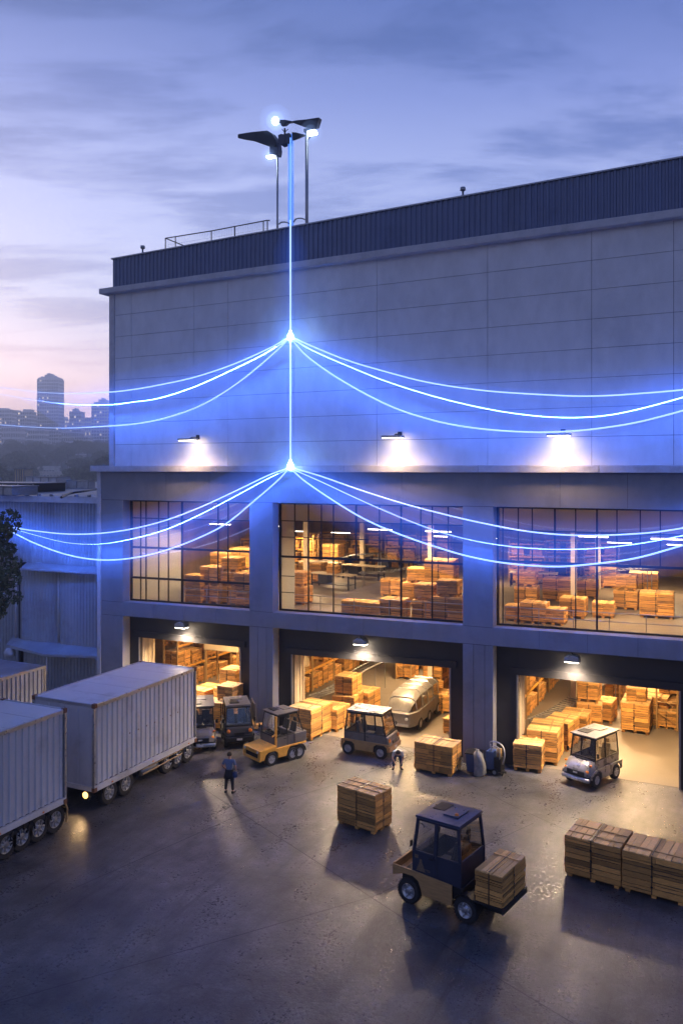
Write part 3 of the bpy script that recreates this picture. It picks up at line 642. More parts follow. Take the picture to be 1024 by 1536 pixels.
# ------------------------------------------------------------------ wheels
def wheel(parent, c, r, w, side, rimm='alu', spokes=6, dual=False):
    """axis along local Y; side=+1/-1 says which way the hub faces"""
    s = side
    t = MB().lathe([(r*.62, -w/2), (r*.9, -w/2), (r*.985, -w*.32), (r, -w*.15), (r, w*.15), (r*.985, w*.32), (r*.9, w/2), (r*.62, w/2), (r*.58, w*.3), (r*.58, -w*.3), (r*.62, -w/2)], c, 'Y', 28)
    for k in range(28):                     # tread blocks
        a = 2*PI*k/28; ca, sa = math.cos(a), math.sin(a)
        x, z = c[0]+ca*r, c[2]+sa*r; u = (-sa*.02, ca*.02)
        t.add([(x-u[0], c[1]-w*.38, z-u[1]), (x+u[0], c[1]-w*.38, z+u[1]), (x+u[0], c[1]+w*.38, z+u[1]), (x-u[0], c[1]+w*.38, z-u[1]),
               (x-u[0]+ca*.012, c[1]-w*.36, z-u[1]+sa*.012), (x+u[0]+ca*.012, c[1]-w*.36, z+u[1]+sa*.012), (x+u[0]+ca*.012, c[1]+w*.36, z+u[1]+sa*.012), (x-u[0]+ca*.012, c[1]+w*.36, z-u[1]+sa*.012)],
              [[4,5,6,7],[0,1,5,4],[1,2,6,5],[2,3,7,6],[3,0,4,7]])
    wl_ = bpy.data.objects.new('wheel', None); COL.objects.link(wl_); wl_.parent = parent; wl_.empty_display_size = .1
    t.build('tyre', M['rubber'], wl_, smooth=False)
    m_ = MB(); f = s*w/2
    m_.lathe([(r*.60, f*.9), (r*.56, f*.96), (r*.52, f*.55), (r*.30, f*.35), (r*.28, f*.75), (r*.16, f*.85), (.001, f*.88)], c, 'Y', 24)
    for k in range(spokes):
        a = 2*PI*k/spokes; ca, sa = math.cos(a), math.sin(a)
        m_.tube([(c[0]+ca*r*.24, c[1]+f*.72, c[2]+sa*r*.24), (c[0]+ca*r*.55, c[1]+f*.80, c[2]+sa*r*.55)], r*.055, 6)
    m_.build('rim', M[rimm], wl_, smooth=True)
    return wl_

# ------------------------------------------------------------------ trailers
def trailer(label, x, y0, y1, wd, zb, zt, wheels, mt, gapfront):
    """box trailer along +Y; x is its right (visible) side, wheels are Y positions"""
    t = thing('box_trailer', label, 'trailer', (x, y0, 0), 0, 'white corrugated box trailers parked in the yard')
    Ln = y1-y0; cz = zb+.24
    mb = MB()                               # corrugated right side, made facing -Y then turned
    def side(xx, sgn, mbx):
        tmp = MB(); tmp.corr(.10, Ln-.10, cz, zt-.16, 0, .30, .045)
        for v in tmp.v: mbx.v.append((xx - sgn*v[1]*1, v[0], v[2]))
        o = len(mbx.v)-len(tmp.v)
        for f in tmp.f: mbx.f.append([i+o for i in (f if sgn > 0 else f[::-1])]); mbx.m.append(0)
    side(-.06, 1, mb); side(-wd+.06, -1, mb)
    mb.build('side_panel', M[mt], t)
    mb = MB(); mb.box(-wd+.06, -.06, 0.03, .09, zb+.2, zt-.1); mb.box(-wd+.06, -.06, Ln-.09, Ln-.03, zb+.2, zt-.1)
    for k in range(1, 4): mb.box(-wd+.05+k*(wd-.1)/4-.02, -wd+.05+k*(wd-.1)/4+.02, -.0, .028, zb+.3, zt-.2)
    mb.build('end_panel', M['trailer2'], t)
    mb = MB()
    n = max(2, round(Ln/1.25))
    for k in range(n): mb.hexa([(-wd+.05, .05+k*(Ln-.1)/n, zt-.06), (-.05, .05+k*(Ln-.1)/n, zt-.06), (-.05, .05+(k+1)*(Ln-.1)/n-.015, zt-.06), (-wd+.05, .05+(k+1)*(Ln-.1)/n-.015, zt-.06)],
                               [(-wd+.05, .05+k*(Ln-.1)/n, zt-.022), (-.05, .05+k*(Ln-.1)/n, zt-.022), (-.05, .05+(k+1)*(Ln-.1)/n-.015, zt-.022), (-wd+.05, .05+(k+1)*(Ln-.1)/n-.015, zt-.022)])
    mb.box(-wd+.06, -.06, .06, Ln-.06, zt-.10, zt-.065)
    mb.build('roof', M['trailer'], t)
    mb = MB()
    for xx in (0, -wd): mb.box(xx-.05, xx+.05, 0, Ln, zt-.15, zt, 0)
    for yy in (.04, Ln-.04): mb.box(-wd+.051, -.051, yy-.04, yy+.04, zt-.13, zt+.002, 0)
    for xx in (0, -wd):
        for yy in (.03, Ln-.03): mb.box(xx-.052, xx+.052, yy-.05, yy+.05, zb+.02, zt-.152, 0)
    mb.build('corner_frame', M['alu'], t, bev=.01)
    mb = MB()
    for xx in (0, -wd): mb.box(xx-.055, xx+.055, .0, Ln, zb, zb+.22)
    for yy in (0.04, Ln-.04): mb.box(-wd+.056, -.056, yy-.045, yy+.045, zb+.002, zb+.2)
    mb.build('bottom_rail', M['trailer'], t, bev=.01)
    mb = MB()
    for xx in (0, -wd):
        for yy in (.06, Ln-.06):
            for zz in (zb+.08, zt-.06): mb.box(xx-.075, xx+.075, yy-.09, yy+.09, zz-.09, zz+.085)
    mb.build('corner_casting', M['rust'], t, bev=.015)
    mb = MB()
    for xx in (-.45, -wd+.45): mb.box(xx-.06, xx+.06, .1, Ln-.1, zb-.32, zb-.005)
    for k in range(int(Ln/1.1)): mb.box(-wd+.2, -.2, .4+k*1.1, .48+k*1.1, zb-.18, zb-.006)
    for k in range(int(Ln/2.2)): mb.box(-.10, -.03, .6+k*2.2, .68+k*2.2, zb-.25, zb-.005)
    mb.box(-wd+.1, -.1, Ln-.12, Ln-.02, zb-.55, zb-.3); mb.box(-.25, -.18, Ln-.12, Ln-.04, zb-.5, zb-.005); mb.box(-wd+.18, -wd+.25, Ln-.12, Ln-.04, zb-.5, zb-.005)
    mb.build('chassis', M['dark'], t)
    r = .50
    for wy in wheels:
        yy = wy-y0
        ax = MB(); ax.tube([(-wd+.25, yy, r), (-.25, yy, r)], .07, 8); ax.box(-.5, -.4, yy-.3, yy+.3, r-.05, zb-.1); ax.box(-wd+.4, -wd+.5, yy-.3, yy+.3, r-.05, zb-.1); ax.build('axle', M['dark'], t)
        mg = MB()
        for xx in (-.38, -wd+.06):
            pts = [(yy-.58*math.cos(PI*k/8), r+.06+.54*math.sin(PI*k/8)) for k in range(9)]
            for (a, b_), (c_, d_) in zip(pts, pts[1:]): mg.hexa([(xx, a, b_), (xx+.34, a, b_), (xx+.34, c_, d_), (xx, c_, d_)], [(xx, a, b_+.015), (xx+.34, a, b_+.015), (xx+.34, c_, d_+.015), (xx, c_, d_+.015)])
        mg.build('mudguard', M['dark'], t)
        for xx, sd in ((-.22, 1), (-wd+.22, -1)):
            wz = wheel(t, (0, 0, 0), r, .28, sd, 'steel', 8); wz.location = (xx, yy, r); wz.rotation_euler = (0, 0, R(-90))
            if sd < 0: wz.rotation_euler = (0, 0, R(-90))
    return t, Ln
xs_ = G(140, 1222).x                       # the plane of both visible sides
w2 = [y_on(p, xs_-.2) for p in (161, 186, 249, 263.5, 279)]
ya, yb = G(140, 1222).y, y_on(293, xs_)
t2, L2 = trailer('long white corrugated box trailer with one amber headlamp lit, nearer the loading doors', xs_, ya, yb, 3.1, .85, 4.27, w2, 'trailer', 0)
mb = MB(); mb.box(-.55, -.20, -.03, .09, .56, .84); mb.build('lamp_housing', M['dark'], t2)
mb = MB(); mb.lathe([(.001, -.05), (.10, -.045), (.13, -.02), (.13, .03)], (-.37, -.03, .70), 'Y', 16); mb.build('headlamp', M['head'], t2, smooth=True)
lamp('headlamp_light', 'SPOT', (xs_-.37, ya-.15, .70), 110, (1, .62, .28), spot_size=R(110), spot_blend=.8, shadow_soft_size=.1, rot=(R(62), 0, R(172)))
mb = MB(); yy = y_on(206, xs_-.2)-ya; mb.lathe([(.30, -.1), (.42, -.1), (.46, 0), (.42, .1), (.30, .1), (.1, .04), (.001, .04)], (-.5, yy, .62), 'X', 22); mb.build('spare_wheel', M['rubber'], t2)
mb = MB(); y2 = y_on(218, xs_-.2)-ya; mb.tube([(-.35, y2-.2, .55), (-.35, y2+1.5, .55)], .19, 14); mb.build('air_tank', M['steel'], t2, smooth=True)
mb = MB(); mb.tube([(-.03, y2-.4, .55), (-.03, y2+2.4, .60)], .025, 6); mb.tube([(-.03, y2-.4, .75), (-.03, y2+2.4, .78)], .02, 6); mb.build('side_guard', M['gold'], t2)
for k in range(3): MB().box(.056, .07, 1+2.6*k, 1.08+2.6*k, .92, .97).build('side_marker', M['orange'], t2)
# bolts / stains row on the side
mb = MB()
for k in range(7): mb.lathe([(.001, .012), (.03, .008), (.035, 0)], (-.008, 2.2+k*.55, 2.55), 'X', 8)
mb.build('rust_spot', M['rust'], t2)
ye = G(100, 1245).y
w1 = [y_on(p, xs_-.2) for p in (80, 55, 30, 6)]
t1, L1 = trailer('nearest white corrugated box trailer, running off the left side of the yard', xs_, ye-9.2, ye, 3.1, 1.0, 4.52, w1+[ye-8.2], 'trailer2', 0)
mb = MB(); yl = L1
mb.tube([(-.02, yl+.02, .95), (.02, yl+.08, .75), (.0, yl+.05, .25)], .035, 8); mb.tube([(-.3, yl+.03, .8), (.0, yl+.06, .8)], .03, 8); mb.build('tail_bracket', M['gold'], t1)
for k in range(2): MB().box(.056, .07, yl-1.2-2*k, yl-1.12-2*k, 1.05, 1.10).build('side_marker', M['orange'], t1)
# wire basket wheel hanging by the far end
q = G(308, 1124); t = thing('wire_basket', 'small black wire mesh basket on a stand behind the long trailer', 'basket', q)
mb = MB()
for k in range(12): a = 2*PI*k/12; mb.tube([(.16*math.cos(a), .16*math.sin(a), .06), (.19*math.cos(a), .19*math.sin(a), .72)], .014, 4)
for z, r in ((.06, .16), (.28, .17), (.5, .18), (.72, .19)): mb.tube([(r*math.cos(2*PI*k/16), r*math.sin(2*PI*k/16), z) for k in range(17)], .018, 5)
mb.build('wire_cage', M['dark'], t); mb = MB(); mb.tube([(0, 0, .05), (0, 0, 1.1)], .025, 6); mb.tube([(-.5, 0, 1.02), (.08, 0, 1.1)], .02, 6); mb.build('stand', M['gold'], t)
#@@SECTION carts
# ------------------------------------------------------------------ small vehicles (local: +X forward, +Y left)
def cab(t, x0, x1, hw, zb, zs, zt, body, roofm, lf=.12, lr=.05, tb=.05, mid=None, solid_rear=False, glazed=True, pr=.035, seatm='seat', roofth=.07, over=.05, door=True, postm=None):
    mid = mid if mid is not None else (x0+x1)/2; postm = postm or body
    def c(x, y, z):                         # tumblehome and rake above the sill
        f = max(0, (z-zs)/(zt-zs)); u = (x-x0)/(x1-x0)
        return (x - lf*f*u + lr*f*(1-u), y*(1-tb*f/hw), z)
    for sy in (1, -1):
        # lower side: fixed panel and door
        for nm, a, b_ in (('side_panel', x0, mid-.012), ('door', mid+.012, x1)):
            mb = MB(); mb.hexa([(a, sy*hw, zb), (b_, sy*hw, zb), (b_, sy*(hw-.04), zb), (a, sy*(hw-.04), zb)][::1], [(a, sy*hw, zs), (b_, sy*hw, zs), (b_, sy*(hw-.04), zs), (a, sy*(hw-.04), zs)])
            p = mb.build(nm, M[body], t, bev=.012)
            if nm == 'door':
                h_ = MB(); h_.box(a+.06, a+.2, sy*(hw+.02)-.012, sy*(hw+.02)+.012, zs-.14, zs-.11); h_.build('handle', M['dark'], p)
        if glazed:
            for a, b_ in ((x0+.05, mid-.04), (mid+.04, x1-.05)):
                mb = MB(); q = [c(a, sy*(hw-.02), zs), c(b_, sy*(hw-.02), zs), c(b_, sy*(hw-.02), zt-.05), c(a, sy*(hw-.02), zt-.05)]
                mb.add(q+[(v[0], v[1]-sy*.008, v[2]) for v in q], [[0,1,2,3],[7,6,5,4]]); mb.build('side_window', M['vglass'], t)
    mb = MB()
    for sy in (1, -1):
        for x in (x0+.02, mid, x1-.02):
            zz = [zb, zs, zs+(zt-zs)*.5, zt-.02]; r = pr*1.25 if x == mid else pr
            for z_, z2 in zip(zz, zz[1:]):
                def sq(z): cx, cy, cz = c(x, sy*(hw-.025), z); return [(cx-r, cy-r*.8, cz), (cx+r, cy-r*.8, cz), (cx+r, cy+r*.8, cz), (cx-r, cy+r*.8, cz)]
                mb.hexa(sq(z_), sq(z2))
        a, b_ = c(x0, sy*(hw-.03), zt-.05), c(x1, sy*(hw-.03), zt-.05); mb.box(a[0], b_[0], a[1]-.03, a[1]+.03, zt-.09, zt-.02)
        a, b_ = c(x0, sy*(hw-.03), zs), c(x1, sy*(hw-.03), zs); mb.box(a[0]+.02, b_[0]-.02, a[1]-.026, a[1]+.032, zs-.02, zs+.025)
    for x in (x0+.02, x1-.02):
        for z in (zt-.05, zs): a = c(x, hw-.06, z); mb.box(a[0]-.03, a[0]+.03, -a[1], a[1], z-.035, z+.03)
    mb.build('cab_frame', M[postm], t, bev=.01)
    for nm, x, z0 in (('windscreen', x1-.02, zs), ('rear_window', x0+.02, zs)):
        q = [c(x, -(hw-.06), z0), c(x, hw-.06, z0), c(x, hw-.06, zt-.06), c(x, -(hw-.06), zt-.06)]
        if nm == 'windscreen' or not solid_rear: MB().add(q+[(v[0]-.008, v[1], v[2]) for v in q], [[0,1,2,3],[7,6,5,4]]).build(nm, M['vglass'], t)
    for nm, x in (('front_panel', x1-.04), ('rear_panel', x0+.001)): MB().box(x, x+.038, -hw+.045, hw-.045, zb, zs-.03).build(nm, M[body], t, bev=.01)
    # roof: shallow crown with raised panels
    a, b_ = c(x0, hw, zt), c(x1, hw, zt); xa, xb, w = a[0]-over, b_[0]+over, a[1]+over*.6
    mb = MB(); nx, ny = 6, 6; vs = []
    for i in range(nx+1):
        for j in range(ny+1):
            u, v = i/nx, j/ny; vs.append((xa+(xb-xa)*u, -w+2*w*v, zt+roofth+.055*(1-(2*u-1)**2)*(1-(2*v-1)**2)))
    fs = [[i*(ny+1)+j, (i+1)*(ny+1)+j, (i+1)*(ny+1)+j+1, i*(ny+1)+j+1] for i in range(nx) for j in range(ny)]; mb.add(vs, fs)
    mb.box(xa, xb, -w, w, zt, zt+roofth-.001)
    rf = mb.build('roof', M[roofm], t)
    mb = MB(); mb.box(xa+(xb-xa)*.18, xa+(xb-xa)*.52, -w*.55, w*.45, zt+roofth+.04, zt+roofth+.075); mb.build('roof_hatch', M[roofm], rf, bev=.015)
    mb = MB(); mb.box(xa+(xb-xa)*.58, xa+(xb-xa)*.86, -w*.7, w*.1, zt+roofth+.03, zt+roofth+.06); mb.build('roof_panel', M['dark' if roofm != 'silver' else 'alu'], rf, bev=.01)
    # inside
    xm = (x0+x1)/2; zf = zb+.05
    MB().box(x0+.05, x1-.05, -hw+.05, hw-.05, zb-.02, zf).build('cab_floor', M['dark'], t)
    for sy in (.28, -.28):
        mb = MB(); mb.box(xm-.35, xm+.1, sy-.2, sy+.2, zf+.01, zs-.18); mb.hexa([(xm-.42, sy-.2, zs-.2), (xm-.28, sy-.2, zs-.2), (xm-.28, sy+.2, zs-.2), (xm-.42, sy+.2, zs-.2)], [(xm-.55, sy-.18, zs+.42), (xm-.45, sy-.18, zs+.42), (xm-.45, sy+.18, zs+.42), (xm-.55, sy+.18, zs+.42)])
        mb.hexa([(xm-.56, sy-.11, zs+.46), (xm-.47, sy-.11, zs+.46), (xm-.47, sy+.11, zs+.46), (xm-.56, sy+.11, zs+.46)], [(xm-.58, sy-.10, zs+.62), (xm-.50, sy-.10, zs+.62), (xm-.50, sy+.10, zs+.62), (xm-.58, sy+.10, zs+.62)]); mb.build('seat', M[seatm], t, bev=.03)
    MB().hexa([(x1-.4, -hw+.06, zb+.05), (x1-.05, -hw+.06, zb+.05), (x1-.05, hw-.06, zb+.05), (x1-.4, hw-.06, zb+.05)], [(x1-.26, -hw+.06, zs+.03), (x1-.07, -hw+.06, zs+.06), (x1-.07, hw-.06, zs+.06), (x1-.26, hw-.06, zs+.03)]).build('dashboard', M['dark'], t, bev=.02)
    mb = MB(); cx, cz = x1-.42, zs+.14
    ring = [(cx+.06*math.cos(2*PI*k/16)*1.2, .28+.17*math.sin(2*PI*k/16), cz+.15*math.cos(2*PI*k/16)) for k in range(17)]
    mb.tube(ring, .014, 6, cap=False); mb.tube([(x1-.3, .28, zs-.02), (cx, .28, cz)], .02, 6); mb.tube([ring[0], ring[8]], .012, 4); mb.tube([ring[4], ring[12]], .012, 4); mb.build('steering_wheel', M['dark'], t)
    mb = MB(); q = c(x1-.02, hw, zs+.25)
    for sy in (1, -1): mb.tube([(q[0], sy*(q[1]-.01), q[2]), (q[0]+.05, sy*(q[1]+.12), q[2]+.03)], .012, 5); mb.box(q[0]+.03, q[0]+.06, sy*(q[1]+.13)-.05, sy*(q[1]+.13)+.05, q[2]-.08, q[2]+.1)
    mb.build('mirror', M['dark'], t)
def wheels4(t, wb, hw, r, w, rimm='alu', sp=6):
    for x in (0, wb):
        for sy in (1, -1): o = wheel(t, (0, 0, 0), r, w, sy, rimm, sp); o.location = (x, sy*(hw-w/2+.02), r)
        MB().tube([(x, -hw+.1, r), (x, hw-.1, r)], .05, 8).build('axle', M['dark'], t)
def arch(mb, x, r, hw, w=.22, th=.02):
    for sy in (1, -1):
        pts = [(x-(r+.06)*math.cos(PI*k/10), r+(r+.06)*math.sin(PI*k/10)) for k in range(11)]
        y0, y1 = sorted((sy*(hw+.03), sy*(hw-w)))
        for (a, b_), (c_, d_) in zip(pts, pts[1:]): mb.hexa([(a, y0, b_), (c_, y0, d_), (c_, y1, d_), (a, y1, b_)], [(a, y0, b_+th), (c_, y0, d_+th), (c_, y1, d_+th), (a, y1, b_+th)])
def heading(pr, pf):                         # rear and front wheel contacts -> rotation
    d = pf-pr; return math.atan2(d.y, d.x), math.hypot(d.x, d.y)
def origin(pn, rz, off):                     # near wheel contact -> thing origin on the axle centre
    return Vector((pn.x + math.sin(rz)*off, pn.y - math.cos(rz)*off, 0))

# A: blue cab cart in the foreground, left side towards the camera
pr, pf = G(697, 1386), G(612, 1356); rz, wb = heading(pr, pf); hw = .81
t = thing('flatbed_cart', 'dark blue cab cart with plywood skirts carrying a crate on its rear bed', 'cart', origin(pr, rz, hw), rz)
BLUE_T, BLUE_RZ, BLUE_WB = t, rz, wb
wheels4(t, wb, hw, .39, .24, 'alu', 5)
cab(t, .16, 1.80, hw-.02, .98, 1.70, 2.72, 'blue', 'blueroof', lf=.12, lr=.10, tb=.07, mid=1.02, pr=.045, over=.05)
mb = MB(); mb.box(-1.05, wb+.3, -.42, .42, .40, .60); mb.box(.1, wb+.25, -hw+.05, hw-.05, .60, .97); mb.box(-1.08, .12, -.62, .62, .60, .72); mb.build('chassis', M['dark'], t, bev=.02)
for sy in (1, -1):
    mb = MB(); y0, y1 = sorted((sy*(hw+.0), sy*(hw+.045)))
    pts = [(.42, .42), (1.45, .42), (1.50, .62), (1.58, .82), (1.78, .93), (2.1, .92), (2.50, .78), (2.50, 1.12), (1.9, 1.10), (.42, 1.02)]
    mb.prism(pts[::-1] if sy < 0 else pts, y0, y1); mb.build('side_skirt', M['ply'], t, bev=.008)
mb = MB(); mb.box(2.46, 2.52, -hw, hw, .80, 1.14); mb.box(1.85, 2.46, -hw+.05, hw-.05, .86, .90); mb.build('front_tray', M['ply'], t, bev=.01)
mb = MB(); arch(mb, 0, .39, hw, .30); mb.build('mudguard', M['dark'], t)
mb = MB(); mb.box(-1.20, -.02, -.84, .84, .73, .78); mb.box(-1.24, -1.201, -.86, .86, .62, .80); mb.build('load_bed', M['dark'], t, bev=.01)
mb = MB(); mb.tube([(.2, .5, .82), (-.5, .55, .80), (-.9, .55, .84)], .03, 6); mb.tube([(.2, -.5, .82), (-.5, -.55, .80)], .03, 6); mb.build('bed_hose', M['dark'], t)
for sy in (1, -1): MB().lathe([(.001, .035), (.06, .03), (.075, 0), (.075, -.04)], (2.525, sy*.5, .98), 'X', 14).build('headlight', M['alu'], t, smooth=True)
mb = MB()                                   # tan triangular mark and short lines on the blue side
for x, z, s in ((1.52, 1.12, .16),): mb.add([(x-s, hw-.014, z), (x+s, hw-.014, z), (x+.04, hw-.014, z+.30), (x-.04, hw-.014, z+.30)], [[0, 1, 2, 3]]); mb.lathe([(.001, 0), (.05, 0)], (x, hw-.012, z+.33), 'Y', 10)
mb.box(1.20, 1.44, hw-.02, hw-.012, 1.20, 1.215); mb.box(1.2, 1.3, hw-.02, hw-.012, 1.16, 1.175); mb.box(1.62, 1.74, hw-.02, hw-.012, 1.5, 1.6); mb.build('painted_mark', mat('faded_tan_paint', (.16, .11, .07), .6, var=.3, scale=20), t)
mb = MB(); mb.tube([(1.6, hw-.12, 2.55), (1.55, hw-.2, 2.5), (1.5, hw-.2, 2.4)], .015, 5); mb.tube([(.75, -.3, 1.7), (.74, -.3, 2.3)], .012, 5); mb.build('antenna', M['dark'], t)
mb = MB(); mb.lathe([(.001, .07), (.05, .06), (.06, 0)], (.6, .2, 2.86), 'Z', 12); mb.build('beacon', M['orange'], t)

# B: grey cab in front of the middle door, its right side towards the camera
def cart_b(name, label, cat, loc, rz, wb, hw, body='grey', roofm='silver', low='gold', seatm='seat', zt=2.02, lean=.22, mid=.5, skin_front=True):
    t = thing(name, label, cat, loc, rz)
    r = .30; wheels4(t, wb, hw, r, .19)
    xa, xb = -.32, wb+.42
    cab(t, -.20, wb+.26, hw-.03, .62, 1.08, zt, body, roofm, lf=lean, lr=.12, tb=.07, mid=-.2+(wb+.46)*mid, pr=.03, over=.03, seatm=seatm, postm='dark')
    for sy in (1, -1):
        pts = [(xa, .45)] + [(x, z) for x, z in ((-r-.05, .34), (-r-.03, .55), (-.18, .66), (.18, .66), (r+.03, .55), (r+.06, .30), (wb-r-.06, .30), (wb-r-.03, .55), (wb-.18, .66), (wb+.18, .66), (wb+r+.03, .55), (wb+r+.05, .36))] + [(xb, .42), (xb, .72), (xa, .76)]
        y0, y1 = sorted((sy*(hw-.02), sy*(hw+.035))); mb = MB(); mb.prism(pts, y0, y1); mb.build('side_skirt', M[low], t, bev=.01)
    mb = MB(); mb.box(xb-.06, xb+.08, -hw-.02, hw+.02, .36, .60); mb.box(xa-.05, xa+.04, -hw, hw, .40, .74); mb.build('bumper', M[low if low != 'grey' else 'dark'], t, bev=.04)
    mb = MB(); mb.hexa([(wb+.20, -hw+.03, .60), (xb+.03, -hw+.03, .60), (xb+.03, hw-.03, .60), (wb+.20, hw-.03, .60)], [(wb+.20, -hw+.04, 1.06), (xb-.06, -hw+.05, 1.0), (xb-.06, hw-.05, 1.0), (wb+.20, hw-.04, 1.06)]); mb.build('nose_panel', M[body], t, bev=.04)
    mb = MB(); mb.box(xb+.005, xb+.045, -.25, .25, .66, .80); mb.build('grille', M['dark'], t, bev=.01)
    MB().box(xb+.082, xb+.092, -.13, .13, .44, .53).build('number_plate', M['plate'], t)
    mb = MB(); mb.box(-.2, wb+.2, -hw+.08, hw-.08, .26, .61); mb.build('chassis', M['dark'], t)
    for sy in (1, -1): MB().lathe([(.001, .05), (.07, .04), (.09, 0), (.09, -.05)], (xb-.01, sy*(hw-.16), .86), 'X', 14).build('headlight', M['orange'], t, smooth=True)
    return t
pr, pf = G(521.5, 1132), G(570, 1139.5); rz, wb = heading(pr, pf); hw = .70
cart_b('cab_cart', 'grey cab cart with pale roof and tan skirts before the middle loading door', 'cart', origin(pr, rz, -hw), rz, wb, hw)
# D: dark cart facing the camera beside the left pillar
c1 = G(338, 1121); c2 = G(377, 1118); u = (c1-c2).normalized(); rz = math.atan2(u.y, u.x)+PI/2
t = cart_b('cab_cart', 'dark blue and black cab cart facing the yard left of the amber yellow cart', 'cart', (c1+c2)/2-Vector((math.cos(rz), math.sin(rz), 0))*1.45, rz, 1.45, .68, body='black', roofm='grey', low='dark', seatm='bluebin', zt=1.95)
M_ = MB(); M_.box(.1, 1.5, .80, .84, 1.0, 1.95); M_.tube([(1.5, .82, .95), (1.5, .82, 2.02)], .03, 6); M_.tube([(.1, .82, .95), (.1, .82, 2.0)], .03, 6); M_.build('side_screen', M['grey'], t)
M_ = MB(); M_.box(.2, 1.55, .74, .95, .80, .90); M_.box(1.2, 1.5, .80, 1.2, .92, .99); M_.build('side_shelf', M['ply'], t, bev=.01)

# C: amber yellow forklift cart
pr, pf = G(449, 1138), G(407.5, 1149.5); rz, wb = heading(pr, pf); hw = .66
t = thing('forklift_cart', 'amber yellow cart with low front deck and open canopy before the left pillar', 'cart', origin(pr, rz, hw), rz)
wheels4(t, wb, hw, .31, .2, 'alu', 8)
o = wheel(t, (0, 0, 0), .31, .2, 1, 'alu', 8); o.location = (.38, hw-.08, .31)
cab(t, -.28, wb-.28, hw-.04, .72, 1.22, 2.2, 'grey', 'grey', lf=.16, lr=.34, tb=.06, mid=wb*.42, glazed=False, pr=.022, roofth=.035, over=.07, postm='dark')
mb = MB()
for sy in (1, -1):
    y0, y1 = sorted((sy*(hw-.06), sy*(hw+.02))); pts = [(.75, .30), (wb-.37, .30), (wb-.33, .55), (wb-.15, .67), (wb+.15, .67), (wb+.33, .55), (wb+.42, .34), (wb+.66, .34), (wb+.66, .78), (wb-.25, .86), (wb-.27, .74), (-.38, .76), (-.40, .66), (.55, .68), (.70, .50)]
    mb.prism(pts, y0, y1)
mb.build('side_body', M['yellow'], t, bev=.01)
mb = MB(); mb.hexa([(wb-.24, -hw+.02, .62), (wb+.66, -hw+.02, .62), (wb+.66, hw-.02, .62), (wb-.24, hw-.02, .62)], [(wb-.24, -hw+.02, .88), (wb+.68, -hw+.02, .80), (wb+.68, hw-.02, .80), (wb-.24, hw-.02, .88)]); mb.box(wb+.58, wb+.67, -hw, hw, .30, .42); mb.box(wb+.58, wb+.665, -hw, -hw+.16, .42, .62); mb.box(wb+.58, wb+.665, hw-.16, hw, .42, .62); mb.build('front_deck', M['yellow'], t, bev=.015)
mb = MB(); mb.box(wb+.55, wb+.62, -hw+.17, hw-.17, .42, .615); mb.box(-.2, wb+.5, -.45, .45, .28, .60); mb.build('chassis', M['dark'], t)
mb = MB(); mb.box(-.42, .28, -hw-.01, hw+.01, .77, 1.24); mb.build('rear_box', M['grey'], t, bev=.03)
mb = MB(); mb.box(wb-.33, wb-.25, hw-.14, hw-.04, .76, 2.16); mb.tube([(wb-.3, hw-.1, 1.35), (wb-.05, hw-.05, 1.3)], .04, 6); mb.build('amber_post', M['yellow'], t)
mb = MB(); arch(mb, 0, .31, hw, .26); mb.build('mudguard', M['dark'], t)
for sy in (1, -1): MB().lathe([(.001, .03), (.05, .03), (.06, 0)], (wb+.67, sy*.5, .71), 'X', 12).build('headlight', M['plate'], t, smooth=True)

